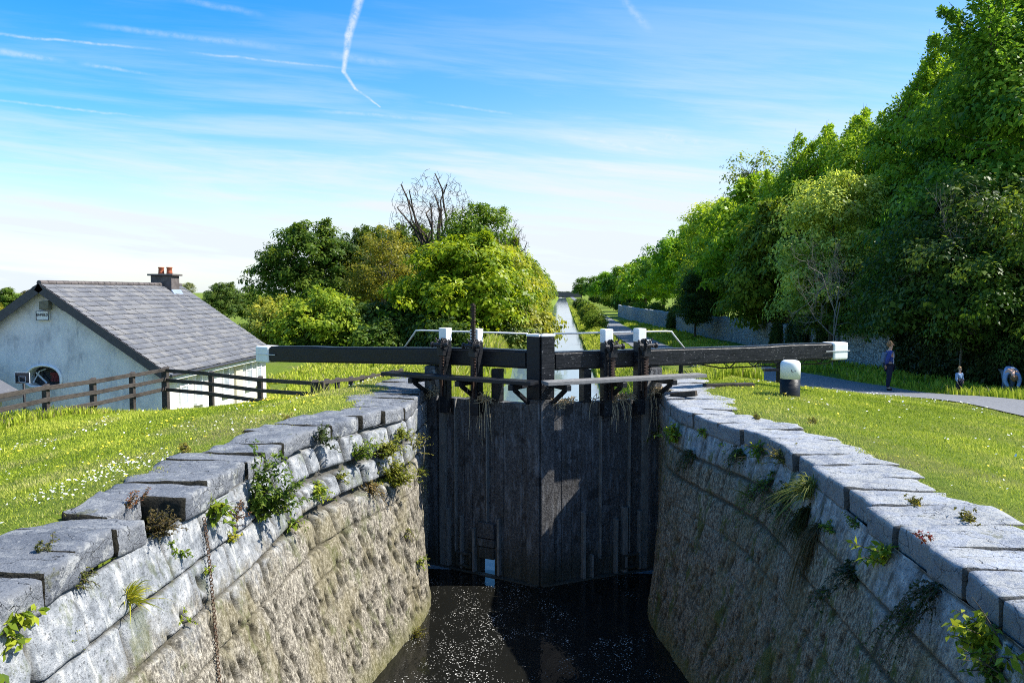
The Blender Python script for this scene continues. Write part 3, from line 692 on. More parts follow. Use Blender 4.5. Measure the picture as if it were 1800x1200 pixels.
    for t in (.12, .47*LL, LL-.22):
        m = B(); m.prism([(-.02, z0-.004), (.66, z0-.004), (.66, z0-.05), (.06, -.04), (-.02, -.04)][::-1], t-.05, t+.05, 0) if False else None
        m.hexa([(t-.045,.03,z0-.10),(t+.045,.03,z0-.10),(t+.045,.66,z0-.10),(t-.045,.66,z0-.10),(t-.045,.03,z0-.003),(t+.045,.03,z0-.003),(t+.045,.66,z0-.003),(t-.045,.66,z0-.003)])
        m.bar((t, .04, -.08), (t, .52, z0-.10), .07, .06, (1,0,0)); m.build('bracket', tar, wk, bevel=.006, seg=1)
    # handrail along the stand heads
    m = B(); zr = 1.13
    m.tube([(-.62,-.12,beamz(-.6)+.31), (-.30,-.02,zr-.07), (-.24,.0,zr-.01), (-.12,.0,zr), (LL-.26,.0,zr+.0)], .016, 8)
    m.build('handrail', M['galvanised_rail'], root, smooth=True)
    if not left:
        B().box((.36, .245, .86), (.47, .255, 1.0)).build('number_plate', M['sign_plate'], root, bevel=.004)
    return root, fr, LL
GL, FL, LL_ = build_leaf(-1); GR, FR, _ = build_leaf(1)
def leafpt(fr, t, n, z): o, a, b, c = fr; return o + a*t + b*n + c*z

# dry reeds and twigs caught on the gates
def debris(fr, t, n, z, w, cnt, seed, label, hang=.35):
    rs = np.random.RandomState(seed); c = leafpt(fr, t, n, z); m = MB()
    for i in range(cnt):
        a = rs.normal(0, w*.4); p0 = leafpt(fr, t+a, n+rs.uniform(-.06,.09), z+abs(rs.normal(0,.035)))
        L = rs.uniform(.10, .34); q = rs.uniform(-1, 1); p1 = p0 + Vector(fr[1])*q*L*.7 + Vector(fr[2])*rs.uniform(-.02,.12) + Vector((0,0,rs.normal(0,.05)))
        if rs.rand() < .09: p1 = p0 + Vector(fr[1])*rs.uniform(-.12,.12) + Vector(fr[2])*rs.uniform(.03,.1) + Vector((0,0,-rs.uniform(.1, hang)))
        mid = (p0+p1)/2 + Vector((rs.normal(0,.03), rs.normal(0,.03), rs.normal(.015,.03)))
        m.tube([p0, mid, p1], [rs.uniform(.005,.011), .008, .004], 4)
    o = m.build('reed_debris', M['straw']); tag(o, label, 'debris', 'dry reeds caught on the gates'); 
    me = o.data; v = np.zeros(len(me.vertices)*3); me.vertices.foreach_get('co', v); v = (v.reshape(-1,3)-np.array(c)).ravel(); me.vertices.foreach_set('co', v); o.location = c
debris(FL, .49*LL_+.1, .06, -.09, .30, 130, 1, 'straggly dry reed clump hanging beneath the raised paddle rack', .85)
debris(FL, .20, .05, -.06, .28, 60, 2, 'small brown twig heap on the far left end of the gate top', .2)
debris(FR, LL_-.42, .05, -.08, .2, 70, 3, 'rounded tuft of dry grass on the gate top just right of the mitre posts', .15)
debris(FR, .95, .06, -.07, .55, 150, 4, 'long tangled mat of dry reeds draped along the right gate top', .7)
debris(FR, .12, .10, .0, .3, 90, 5, 'bundle of dry sticks lodged between the right gate and the coping', .9)

# ------------------------------------------------------------------ cottage below the left bank
def build_house():
    X1, X0, Y0, Y1, ZE, ZR, ZB = -12.95, -20.75, 25.0, 33.9, -.62, 2.06, -3.35
    XR = (X0+X1)/2; slope = (ZR-ZE)/(X1-XR)
    root = empty('cottage', (XR, 29, -3), 'white rendered cottage with grey slate roof, stained gable and one chimney', 'cottage')
    # walls with the arched recess cut through the gable skin
    wc, wz, ww = -17.02, -1.02, .60                                          # opening centre, base and half width
    prof = [(X0, ZB), (X1, ZB), (X1, ZE), (XR, ZR-.02), (X0, ZE)]
    arch = [(wc-ww, wz-.13)] + [(wc-ww*math.cos(math.pi*i/14)*1.0, wz+.47*math.sin(math.pi*i/14)**.8) for i in range(15)] + [(wc+ww, wz-.13), (wc+ww-.16, wz-.24), (wc-ww+.16, wz-.24)]
    bm = bmesh.new()
    o_ = [bm.verts.new((x, Y0, z)) for x, z in prof]; i_ = [bm.verts.new((x, Y0, z)) for x, z in arch]
    eo = [bm.edges.new((o_[k], o_[(k+1)%5])) for k in range(5)]; ei = [bm.edges.new((i_[k], i_[(k+1)%len(i_)])) for k in range(len(i_))]
    bmesh.ops.triangle_fill(bm, edges=eo+ei, use_beauty=True)
    b_ = [bm.verts.new((x, Y0+.42, z)) for x, z in arch]; n = len(i_)
    for k in range(n): bm.faces.new([i_[k], i_[(k+1)%n], b_[(k+1)%n], b_[k]])
    f_ = [bm.verts.new((x, Y1, z)) for x, z in prof]
    for k in range(5): bm.faces.new([o_[k], o_[(k+1)%5], f_[(k+1)%5], f_[k]])
    bm.faces.new(f_)
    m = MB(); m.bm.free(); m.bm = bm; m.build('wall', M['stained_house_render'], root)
    m = MB(); m.bm.faces.new([m.bm.verts.new((x, Y0+.425, z)) for x, z in arch]); rec = m.build('arched_window', M['dark_glass'], root)
    m = MB(); ring = [(wc+(x-wc)*1.0, z) for x, z in arch]
    m.tube([(x, Y0-.02, z) for x, z in ring+ring[:1]], .045, 8); m.build('window_surround', M['upvc_white'], rec, smooth=True)
    m = MB(); 
    for i in range(5):
        for j in range(3): m.box((wc+.03+i*.1+(j%2)*.03, Y0+.30, wz-.10+j*.105), (wc+.12+i*.1+(j%2)*.03, Y0+.41, wz-.005+j*.105))
    m.build('brick_lining', M['red_brick'], rec, bevel=.006, seg=1)
    m = MB(); m.tube([(wc-.5, Y0+.2, wz-.12), (wc-.3, Y0+.24, wz+.25), (wc-.05, Y0+.2, wz+.33)], .02, 6); m.tube([(wc-.42, Y0+.25, wz+.2), (wc-.1, Y0+.3, wz-.15)], .03, 6); m.build('glazing_bar', M['upvc_white'], rec)
    # slates, each a thin stone of its own inside one roof mesh
    ov = .32; rs = np.random.RandomState(3)
    for sgn, nm in ((1, 'roof'), (-1, 'roof')):
        V, F, T = [], [], []; run = (X1-XR)+.34; Ls = run*math.hypot(1, slope); rows = 19; dl = Ls/rows; ux = Vector((sgn, 0, -slope)).normalized(); nn = Vector((sgn*slope, 0, 1)).normalized()
        ap = Vector((XR, 0, ZR+.07)); cols = 30; W = (Y1-Y0+2*ov)/cols
        for r in range(rows):
            for c in range(-1, cols):
                ya = Y0-ov+(c+(r%2)*.5)*W; yb = ya+W-.008; ya = max(ya, Y0-ov); yb = min(yb, Y1+ov)
                if yb-ya < .05: continue
                j = rs.normal(0, .006); h1 = .028+rs.uniform(0, .008); a = r*dl-.03; b = (r+1)*dl+rs.normal(0, .008)
                q = []
                for t, lift in ((a, .004), (b, h1)):
                    for y in (ya, yb): q.append(ap+ux*t+nn*(lift+j*.5)+Vector((0,y,0)))
                for y in (yb, ya): q.append(ap+ux*b+nn*(h1-.016)+Vector((0,y,0)))
                k = len(V); V += [tuple(p) for p in q]; F += [(k,k+2,k+3,k+1) if sgn > 0 else (k,k+1,k+3,k+2), (k+2,k+5,k+4,k+3)]; T += [rs.rand()]*6
        ro = np_mesh('roof', V, F, M['roof_slate'], root, smooth=False, attrs={'tint': T})
        m = MB(); e0, e1 = ap, ap+ux*(Ls-.02)
        for y0, y1 in ((Y0-ov, Y1+ov),):
            pts = [e0-nn*.02, e1-nn*.02, e1-nn*.09, e0-nn*.09]
            m.prism([(p.x, p.z) for p in pts], y0+.01, y1-.01, 1)
        m.build('roof_deck', M['sign_frame'], ro)
        m = MB(); pts = [e0+nn*.0, e1+nn*.0+ux*.03, e1-nn*.26+ux*.03, e0-nn*.26-ux*.0]
        m.prism([(p.x, p.z) for p in pts], Y0-ov-.035, Y0-ov+.005, 1); m.build('bargeboard', M['sign_frame'], ro)
        m = MB(); g = e1 + ux*.03; m.tube([(g.x+sgn*.05, Y0-ov, g.z-.05), (g.x+sgn*.05, Y1+ov, g.z-.05)], .05, 8); gu = m.build('gutter', M['sign_frame'], ro)
        m = MB(); m.box((min(g.x-sgn*.02, g.x-sgn*.28), Y0-ov+.01, g.z-.22), (max(g.x-sgn*.02, g.x-sgn*.28), Y1+ov, g.z-.07)); m.build('fascia', M['upvc_white'], ro)
    m = MB()
    for i in range(24):
        y = Y0-ov+(Y1-Y0+2*ov)/24*i; m.tube([(XR, y+.005, ZR+.085+random.uniform(-.006,.006)), (XR, y+.38, ZR+.085)], .085, 8)
    m.build('ridge_tiles', M['chimney_render'], root)
    # blue-white box end of the eaves
    m = MB(); m.box((X1+.03, Y0-ov-.01, ZE-.40), (X1+.33, Y0-.02, ZE-.14)); m.build('eaves_box', M['lead_flashing'], root, bevel=.01)
    # chimney
    cxx, cy0, cy1 = XR-.02, 32.55, 33.25
    m = MB(); m.box((cxx-.45, cy0, 1.4), (cxx+.45, cy1, 2.52)); ch = m.build('chimney', M['chimney_render'], root, bevel=.015)
    m = MB(); m.box((cxx-.55, cy0-.1, 2.522), (cxx+.55, cy1+.1, 2.60)); m.build('chimney_cap', M['chimney_render'], ch, bevel=.015)
    for dx in (-.16, .20):
        m = MB(); m.lathe([(.125,0),(.115,.08),(.105,.24),(.125,.25),(.125,.29),(.09,.29),(.08,.05)], (cxx+dx, (cy0+cy1)/2, 2.602), 14); m.build('chimney_pot', M['terracotta'], ch, smooth=True)
    m = MB(); m.hexa([(cxx+.451,cy0-.05,1.62),(cxx+.66,cy0-.05,1.66),(cxx+.66,cy1+.05,1.66),(cxx+.451,cy1+.05,1.62),(cxx+.451,cy0-.05,1.95),(cxx+.47,cy0-.05,1.95),(cxx+.47,cy1+.05,1.95),(cxx+.451,cy1+.05,1.95)]); m.build('flashing', M['lead_flashing'], ch)
    # windows and the beige pilaster of the long front
    for y, w in ((26.3,.62),(27.38,.62),(29.7,.62),(31.95,.68),(33.0,.56)):
        z0, z1 = -2.05, -.92
        m = MB(); x = X1
        m.box((x-.02, y-w/2, z0), (x+.06, y-w/2+.07, z1)); m.box((x-.02, y+w/2-.07, z0), (x+.06, y+w/2, z1)); m.box((x-.02, y-w/2+.07, z1-.07), (x+.06, y+w/2-.07, z1)); m.box((x-.02, y-w/2+.07, z0), (x+.06, y+w/2-.07, z0+.07)); m.box((x-.02, y-w/2+.07, (z0+z1)/2+.1), (x+.05, y+w/2-.07, (z0+z1)/2+.15))
        wn = m.build('window', M['upvc_white'], root, bevel=.006, seg=1)
        m = MB(); m.box((x+.005, y-w/2+.07, z0+.07), (x+.025, y+w/2-.07, z1-.07)); m.build('pane', M['curtained_pane'], wn)
        m = MB(); m.box((x+.002, y-w/2-.05, z0-.09), (x+.14, y+w/2+.05, z0-.002)); m.build('sill', M['upvc_white'], wn, bevel=.01)
    m = MB(); m.box((X1+.002, 30.5, ZB), (X1+.10, 31.15, ZE-.25)); m.build('pilaster', M['cream_render'], root, bevel=.01)
    # floodlight
    m = MB(); c = Vector((-16.72, Y0, 1.42))
    m.bar(c+Vector((0,-.02,.08)), c+Vector((0,-.14,.05)), .05, .05); m.hexa([c+Vector(q) for q in ((-.17,-.30,-.14),(.15,-.30,-.10),(.15,-.12,-.14),(-.17,-.12,-.17),(-.15,-.34,.13),(.17,-.34,.17),(.17,-.14,.13),(-.15,-.14,.10))])
    fl = m.build('floodlight', M['lamp_casing'], root, bevel=.015)
    m = MB(); m.tube([c+Vector((.15,-.02,.05)), c+Vector((.4,-.02,-.15)), c+Vector((.75,-.02,-.3)), c+Vector((1.1,-.02,-.35))], .008, 5); m.build('cable', M['sign_frame'], fl)
    # alarm box
    m = MB(); c = Vector((-16.92, Y0-.045, 1.08)); m.box(c+Vector((-.21,-.06,-.15)), c+Vector((.21,.04,.15))); al = m.build('alarm_box', M['sign_plate'], root, bevel=.03, seg=3)
    m = MB(); w, h = .205, .145
    for a, b in (((-w,-h),(w,-h)),((w,-h),(w,h)),((w,h),(-w,h)),((-w,h),(-w,-h))): m.bar(c+Vector((a[0],-.062,a[1])), c+Vector((b[0],-.062,b[1])), .02, .012)
    m.build('alarm_box_edge', M['sign_frame'], al)
    tx = bpy.data.curves.new('lettering', 'FONT'); tx.body = 'ENFIELD'; tx.size = .105; tx.align_x = 'CENTER'; tx.extrude = .003; tx.offset = .003
    to = bpy.data.objects.new('lettering', tx); COL.objects.link(to)
    tm = bpy.data.meshes.new_from_object(to.evaluated_get(bpy.context.evaluated_depsgraph_get())); bpy.data.objects.remove(to); tm.materials.clear(); tm.materials.append(M['sign_frame'])
    to = bpy.data.objects.new('lettering', tm); COL.objects.link(to); to.parent = al; to.location = c + Vector((0,-.066,-.01)) - root.location; to.rotation_euler = (R(90), 0, 0)
    return root
build_house()
def build_hoop():
    x, y = -17.0, 24.0; zb = float(gz(x, y))
    root = empty('basketball_hoop', (x, y, zb), 'basketball backboard on a thin pole in front of the arched gable window', 'basketball hoop')
    MB().tube([(x, y, zb), (x, y, -1.0)], .04, 8).build('pole', M['black_iron'], root, smooth=True)
    m = MB(); z0, z1, w = -1.02, -.68, .24
    m.box((x-w, y-.06, z0), (x+w, y-.04, z1)); bb = m.build('backboard', M['dark_glass'], root)
    m = MB()
    for w_, h_, dz in ((w, (z1-z0)/2, 0), (w*.45, (z1-z0)*.25, -.04)):
        c = (z0+z1)/2+dz; t = .016 if w_ == w else .010
        for a, b in (((-w_,-h_),(w_,-h_)),((w_,-h_),(w_,h_)),((w_,h_),(-w_,h_)),((-w_,h_),(-w_,-h_))): m.bar((x+a[0], y-.066, c+a[1]), (x+b[0], y-.066, c+b[1]), t, t)
    m.build('board_line', M['upvc_white'], bb)
    m = MB(); pts = [(x+.11*math.cos(a), y-.19+.11*math.sin(a), z0+.03) for a in np.linspace(0, 2*math.pi, 17)]; m.tube(pts, .01, 6); m.bar((x, y-.04, z0+.03), (x, y-.09, z0+.03), .05, .02); m.build('rim', M['black_iron'], root)
build_hoop()
# outbuilding whose eave corner enters at the left edge, and the yard wall below it
def build_shed():
    root = empty('outbuilding', (-19.5, 22.0, -3), 'dark tiled eave corner of a low outbuilding at the left edge', 'outbuilding')
    m = MB(); m.prism([(-21.5,-3.3),(-17.3,-3.3),(-17.3,-1.25),(-19.5,.2),(-21.5,-1.3)], 22.2, 23.4, 1); m.build('wall', M['cream_render'], root)
    m = MB(); e = [(-19.5,.30),(-16.65,-1.28),(-16.72,-1.42),(-19.5,.14)]; m.prism(e, 21.9, 23.5, 1); m.build('roof', M['roof_slate'], root)
build_shed()
def build_yardwall():
    root = empty('yard_wall', (-15, 20.2, -2.5), 'low stone yard wall behind the fence at the left edge', 'garden wall')
    m = MB(); m.box((-19, 19.4, -3.3), (-13.1, 19.8, -1.72)); m.build('masonry', M['grit_concrete'], root, bevel=.02, rough=.02)
    m = MB(); m.box((-19.05, 19.33, -1.718), (-13.05, 19.87, -1.60)); m.build('coping', M['chimney_render'], root, bevel=.02, rough=.015)
build_yardwall()
# post and rail fence
def build_fence():
    pts = [(-11.3, 11.4+1.75*k) for k in range(7)]; pts[-1] = (-11.3, 21.9)
    seg2 = [(-9.55,21.0),(-7.8,20.0),(-6.05,19.0)]
    seg3 = [(-6.1,20.15),(-6.15,21.3),(-6.1,22.5),(-6.1,23.8),(-6.1,25.2),(-6.1,26.6),(-6.1,28.1),(-6.1,29.6)]
    root = empty('rail_fence', (-11.3, 21.9, -1), 'dark post and rail fence between the lock bank and the cottage', 'fence')
    P = []
    tops = {}
    for i, (x, y) in enumerate(pts+seg2+seg3):
        g = float(gz(x, y))
        if i < 7: top = np.interp(y, [11.4, 16.6, 18.3, 21.9], [-.10, -.17, -.22, -.29])
        elif i < 10: top = [-.31,-.33,-.31][i-7]
        else: top = np.interp(y, [19, 23.9, 29.6], [-.31, -.70, -1.05])
        s = .06 if i not in (6, 9) else .08; w_ = s
        m = MB(); m.hexa([(x-w_,y-s,g-.3),(x+w_,y-s,g-.3),(x+w_,y+s,g-.3),(x-w_,y+s,g-.3),(x-w_,y-s,top-.02),(x+w_,y-s,top-.02),(x+w_,y+s,top+.02),(x-w_,y+s,top+.02)])
        m.build('post', M['fence_timber'], root, bevel=.008, seg=1, rough=.006); P.append((x, y, top))
    x, y, t = P[9]; m = MB(); m.box((x+.10, y-.10, t-1.1), (x+.24, y+.06, t-.01)); m.build('post', M['fence_timber'], root, bevel=.008)
    for i in range(len(P)-1):
        (x0,y0,t0), (x1,y1,t1) = P[i], P[i+1]; d = Vector((x1-x0, y1-y0, 0)).normalized(); sd = Vector((d.y, -d.x, 0)) 
        if sd.x < 0 and i < 6: sd = -sd
        if i >= 6 and sd.y > 0: sd = -sd
        if i >= 9: sd = Vector((1,0,0))
        sag = random.uniform(-.015, .015)
        for dz in ((-.06,-.33,-.60) if i < 9 else (-.06,-.34)):
            m = MB(); a = Vector((x0,y0,t0+dz+sag))+sd*.085; b = Vector((x1,y1,t1+dz-sag))+sd*.085
            m.bar(a-d*.03, b-d*.004, .035, .10); m.build('rail', M['fence_timber'], root, bevel=.006, seg=1, rough=.008)
build_fence()
# bollard
def build_bollard():
    p = at_z(1388, 704, -.12); x, y = p[0], p[1]; z = float(gz(x, y)); root = empty('bollard', (x, y, z), 'round-topped stone bollard on the grass, white above and black below', 'bollard')
    n = 12
    def rr(r, zz): return (r, zz)
    m = MB(); m.lathe([(.182,-.15),(.180,.0),(.176,.33)], (x, y, z), 26); m.build('black_base', M['tarred_timber'], root, smooth=True, rough=.006)
    m = MB(); m.lathe([(.1765,.331),(.176,.565),(.170,.61),(.152,.643),(.12,.660),(.06,.669),(.01,.670)], (x, y, z), 26); m.build('white_head', M['upvc_white'], root, smooth=True, rough=.006)
    m = MB(); 
    for dx, dz, w, h in ((-.03,.47,.012,.035),(-.022,.455,.03,.012),(.03,.475,.014,.014)): m.box((x+dx, y-.179, z+dz), (x+dx+w, y-.165, z+dz+h))
    m.build('worn_mark', M['sign_frame'], root)
build_bollard()
# low black rail below the right balance beam, beyond the lock
def build_lowrail():
    pts = [(4.4,30),(5.7,30.6),(7.1,31.2),(8.4,31.6)]
    root = empty('low_railing', (6, 31, -1.9), 'low black wooden railing on the grass seen under the right balance beam', 'railing'); tp = []
    for x, y in pts:
        g = float(gz(x, y)); MB().box((x-.07, y-.06, g-.2), (x+.07, y+.06, -.78)).build('post', M['tarred_timber'], root, bevel=.01); tp.append((x, y-.09))
    for zz in (-.86, -1.18):
        m = MB()
        for a, b in zip(tp[:-1], tp[1:]): m.bar((*a, zz), (*b, zz), .04, .10)
        m.build('rail', M['tarred_timber'], root)
build_lowrail()
# plank and kerb timber lying by the right gate heel
def kerb(p0, p1, w, h, name, label, cat, mat):
    m = MB(); m.bar(p0, p1, w, h); o = m.build(name, M[mat], None, bevel=.01, rough=.008); tag(o, label, cat)
kerb((2.75, 15.65, .04), (3.75, 15.95, .03), .16, .07, 'kerb_timber', 'dark flat timber lying on the stone beside the right gate heel', 'timber', 'fence_timber')
kerb((1.92, 14.2, .03), (2.32, 13.95, .10), .10, .09, 'driftwood_log', 'short dark log resting on the right coping beside the gate', 'log', 'dark_twig')
# far stone wall
def build_farwall():
    root = empty('stone_wall', (16, 50, -2.4), 'long old grey stone wall along the towpath under the trees', 'stone wall')
    pts = [(17.6,10),(17.0,20),(16.4,31),(16.0,44),(15.5,60),(15.0,72),(13.4,86),(11.6,100),(10.6,120),(10.2,150)]
    ys = np.arange(10, 150, .35); xs = np.interp(ys, [p[1] for p in pts], [p[0] for p in pts]); k = np.ones(15)/15; xs = np.convolve(np.pad(xs, 7, 'edge'), k, 'valid')
    V = []; top = -.42 + .25*(fbm(ys*.5, 0*ys, 0, 3, 5)-.5) + np.interp(ys, [10, 31, 44, 72, 150], [.55, .3, .0, -.1, -.25])
    zc = 12; rows = []
    for y, x, t in zip(ys, xs, top):
        g = float(gz(x, y))-.3; zz = np.linspace(g, t, zc); fx = x - .06*np.linspace(1, 0, zc) + .09*(fbm(np.full(zc, y)*2.2, zz*3, 0, 3, 6)-.5)
        rows.append(np.concatenate([np.stack([fx, np.full(zc, y), zz], 1), [[x+.25, y, t+.05], [x+.5, y, t-.02], [x+.5, y, g]]]))
    V = np.array(rows); nI = V.shape[1]; i = np.arange(V.shape[0]*nI).reshape(-1, nI); F = np.stack([i[:-1,:-1], i[:-1,1:], i[1:,1:], i[1:,:-1]], -1).reshape(-1,4)
    np_mesh('masonry', V.reshape(-1,3), F, M['rubble_wall_stone'], root)
    return ys, xs, top
FWY, FWX, FWT = build_farwall()
# far road bridge
def build_bridge():
    Y = 620; root = empty('canal_bridge', (-.6, Y, WZ), 'tiny dark arched bridge where the canal meets the horizon', 'bridge')
    m = MB(); a = [(-.65+2.6*math.cos(t), WZ+1.5*math.sin(t)) for t in np.linspace(math.pi, 0, 15)]
    m.prism([(-14,WZ-.4),(-3.25,WZ-.4)]+a+[(1.95,WZ-.4),(14,WZ-.4),(14,.6),(4,1.3),(-5,1.3),(-14,.6)], Y, Y+6, 1); m.build('arch', M['chimney_render'], root)
    m = MB(); m.prism([(-14,.602),(-5,1.302),(4,1.302),(14,.602),(14,.8),(4,1.5),(-5,1.5),(-14,.8)], Y-.1, Y+.5, 1); m.build('parapet', M['chimney_render'], root)
build_bridge()

# ------------------------------------------------------------------ trees
def tubes_np(paths, nside=5):
    """paths: list of (pts (k,3), radii (k,)) -> V, F"""
    V, F, off = [], [], 0; ang = np.arange(nside)*2*math.pi/nside; ca, sa = np.cos(ang), np.sin(ang)
    for pts, rad in paths:
        pts = np.asarray(pts, float); k = len(pts); t = np.gradient(pts, axis=0); t /= np.maximum(np.linalg.norm(t, axis=1, keepdims=True), 1e-9)
        up = np.where(np.abs(t[:, 2:3]) > .9, np.array([[1., 0, 0]]), np.array([[0, 0, 1.]])); a = np.cross(t, up); a /= np.linalg.norm(a, axis=1, keepdims=True); b = np.cross(t, a)
        ring = pts[:, None] + (a[:, None]*ca[None, :, None] + b[:, None]*sa[None, :, None])*np.asarray(rad)[:, None, None]
        V.append(ring.reshape(-1, 3)); i = off + np.arange(k*nside).reshape(k, nside)
        F.append(np.stack([i[:-1], np.roll(i[:-1], -1, 1), np.roll(i[1:], -1, 1), i[1:]], -1).reshape(-1, 4)); off += k*nside
    return np.concatenate(V), np.concatenate(F)
def bez(a, c, b, n): t = np.linspace(0, 1, n)[:, None]; return a*(1-t)**2 + 2*c*t*(1-t) + b*t*t
def leaf_quads(c, nrm, ax, L, W, rs):
    """rhombic folded leaves"""
    n = len(c); ax = ax - nrm*(ax*nrm).sum(1, keepdims=True); ax /= np.maximum(np.linalg.norm(ax, axis=1, keepdims=True), 1e-6); bx = np.cross(nrm, ax)
    L = np.asarray(L)[:, None]; W = np.asarray(W)[:, None]
    V = np.stack([c, c+ax*L*.5+bx*W*.5+nrm*L*.06, c+ax*L-nrm*L*.12, c+ax*L*.5-bx*W*.5+nrm*L*.06], 1).reshape(-1, 3)
    F = np.arange(n*4).reshape(n, 4); return V, F
def unit(v): return v/np.maximum(np.linalg.norm(v, axis=-1, keepdims=True), 1e-9)
def crown_np(seed, lobes, tips, per, leaf, clus=(.5,.9), flat=.55, inner=.5, shoots=0, shoot_len=1.6, lean=0., up=.55, aspect=.55, rag=.26):
    """lobes (cx,cy,cz,rx,ry,rz); leaves hang in sprays round branch tips so gaps stay between the sprays"""
    rs = np.random.RandomState(seed); lob = np.array(lobes, float); w = (lob[:,3]*lob[:,4]+lob[:,4]*lob[:,5]+lob[:,3]*lob[:,5]); w /= w.sum()
    li = rs.choice(len(lob), tips, p=w); d = unit(rs.normal(size=(tips, 3))); d[:,2] = np.where(d[:,2] < -.55, -d[:,2], d[:,2])
    r = 1 - inner*rs.rand(tips)**2.0; r *= 1 + rag*(fbm(d[:,0]*2.5+li*7, d[:,1]*2.5, d[:,2]*2.5, 3, seed)-.5)*2
    T = lob[li,:3] + d*lob[li,3:]*r[:,None]; Dir = unit(d*np.array([1,1,.8])+np.array([0,0,.25]))
    size = rs.uniform(*clus, tips); n = rs.poisson(per*(size/np.mean(clus))**2)
    ci = np.repeat(np.arange(tips), n); N = len(ci)
    q = rs.normal(size=(N,3)); q = unit(q)*(rs.rand(N,1)**.45)
    dd = Dir[ci]; along = (q*dd).sum(1, keepdims=True); q = q + dd*along*.35; q[:,2] *= flat; q[:,2] -= .22*((q[:,:2]**2).sum(1))
    C = T[ci] + q*size[ci][:,None]
    nr = unit(np.array([0,0,up]) + dd*.30 + q*.85 + rs.normal(size=(N,3))*.30); ax = unit(q*1.0 + rs.normal(size=(N,3))*.6 - np.array([0,0,.25]))
    L = leaf*np.clip(np.exp(rs.normal(-.06, .34, N)), .4, 1.8); ti = np.clip(.5 + .17*rs.normal(size=N) + .55*(rs.rand(tips)[ci]-.5) + .18*q[:,2], 0, 1)
    parts = [leaf_quads(C, nr, ax, L, L*aspect*rs.uniform(.8, 1.2, N), rs)]; tint = [np.repeat(ti, 4)]
    wood = []
    hi = np.argsort(-(T[:,2]+rs.normal(0, .8, tips)))[:max(shoots, 1)]
    for k in range(shoots):                                           # long leading shoots that stand out of the outline
        p = T[hi[rs.randint(len(hi))]]; dr = unit(np.array([rs.normal(-.15, .4)+lean, rs.normal(0, .35), 1.0])); Ls = shoot_len*rs.uniform(.5, 1.2)
        m = int(190*Ls); s = rs.rand(m)**.8; side = rs.normal(size=(m,3)); pos = p + (dr*(s*Ls)[:,None] + np.array([lean*.4,0,-.12])*(s**2*Ls)[:,None]) + side*(.30*(1-s*.85))[:,None] - np.array([0,0,.06])*(s[:,None]*0)
        V, F = leaf_quads(pos, unit(np.array([0,0,.5])+rs.normal(size=(m,3))*.5), unit(side+dr*.6), leaf*rs.uniform(.6,1.1,m), leaf*.5*rs.uniform(.8,1.1,m), rs); parts.append((V, F)); tint.append(np.repeat(rs.uniform(.25,.8,m), 4))
        wood.append((np.stack([p, p+dr*Ls*.5, p+dr*Ls]), [.03,.02,.006]))
    off = 0; VV, FF = [], []
    for V, F in parts: VV.append(V); FF.append(F+off); off += len(V)
    return np.concatenate(VV), np.concatenate(FF), np.concatenate(tint), T, wood
def wood_np(seed, T, H0, r0, nlimb=9, ntwig=90, base=(0,0,0), top=None):
    rs = np.random.RandomState(seed+500); c = T.mean(0); top = np.array([c[0], c[1], np.percentile(T[:,2], 82)]) if top is None else np.array(top); base = np.array(base, float)
    k = 9; tr = bez(base, np.array([base[0]*.6+top[0]*.4+rs.normal(0,.2), base[1]*.6+top[1]*.4, (base[2]+top[2])*.5]), top, k); rad = r0*np.linspace(1, .18, k); rad[0] *= 1.35
    paths = [(np.concatenate([tr[:1]-[[0,0,.4]], tr]), np.concatenate([[rad[0]*1.2], rad]))]; nodes = [(tr[i], rad[i]) for i in range(2, k)]
    for j in range(nlimb):
        i = rs.randint(2, k-1); a = tr[i]; b = T[rs.randint(len(T))]; b = a + (b-a)*rs.uniform(.55, .85); m = (a+b)/2 + np.array([0,0,rs.uniform(.1,.7)])
        p = bez(a, m, b, 7); rr = rad[i]*.55*np.linspace(1, .25, 7); paths.append((p, rr)); nodes += [(p[q], rr[q]) for q in range(2, 7)]
    NP = np.array([n[0] for n in nodes])
    for j in rs.choice(len(T), min(ntwig, len(T)), replace=False):
        q = np.argmin(((NP-T[j])**2).sum(1)); a, ra = nodes[q]; m = (a+T[j])/2+rs.normal(0, .15, 3)
        paths.append((bez(a, m, T[j], 5), max(min(ra*.5, .05), .018)*np.linspace(1, .3, 5)))
    return paths
PROTO = {}
def proto_tree(key, seed, lobes, tips, per, leaf, r0=.25, base=(0,0,0), bark='bark', nlimb=9, ntwig=90, **kw):
    V, F, ti, T, sh = crown_np(seed, lobes, tips, per, leaf, **kw)
    wv, wf = tubes_np(wood_np(seed, T, 0, r0, nlimb, ntwig, base) + sh)
    PROTO[key] = dict(crown=(V, F, ti), wood=(wv, wf), bark=bark, me=None, top=float(V[:,2].max()))
def bare_np(seed, H, r0, depth=5, spread=.55, first=.3):
    rs = np.random.RandomState(seed); paths = []
    def grow(p, d, L, r, lev):
        k = 5; pts = [p]; q = p.copy(); dd = d.copy()
        for i in range(k-1): dd = unit(dd + rs.normal(0, .13, 3) + np.array([0,0,.05])); q = q + dd*L/(k-1); pts.append(q.copy())
        paths.append((np.array(pts), r*np.linspace(1, .62, k)))
        if lev == 0: return
        for c in range(rs.randint(3, 5) if lev > 1 else 4):
            t = rs.randint(1 if lev < depth else 2, k); ax = unit(rs.normal(size=3)); nd = unit(dd*(1-spread*.4) + ax*spread*rs.uniform(.7, 1.3))
            grow(pts[t], nd, L*rs.uniform(.55, .82), r*.55, lev-1)
    grow(np.zeros(3), np.array([0,0,1.]), H*first, r0, depth); return paths
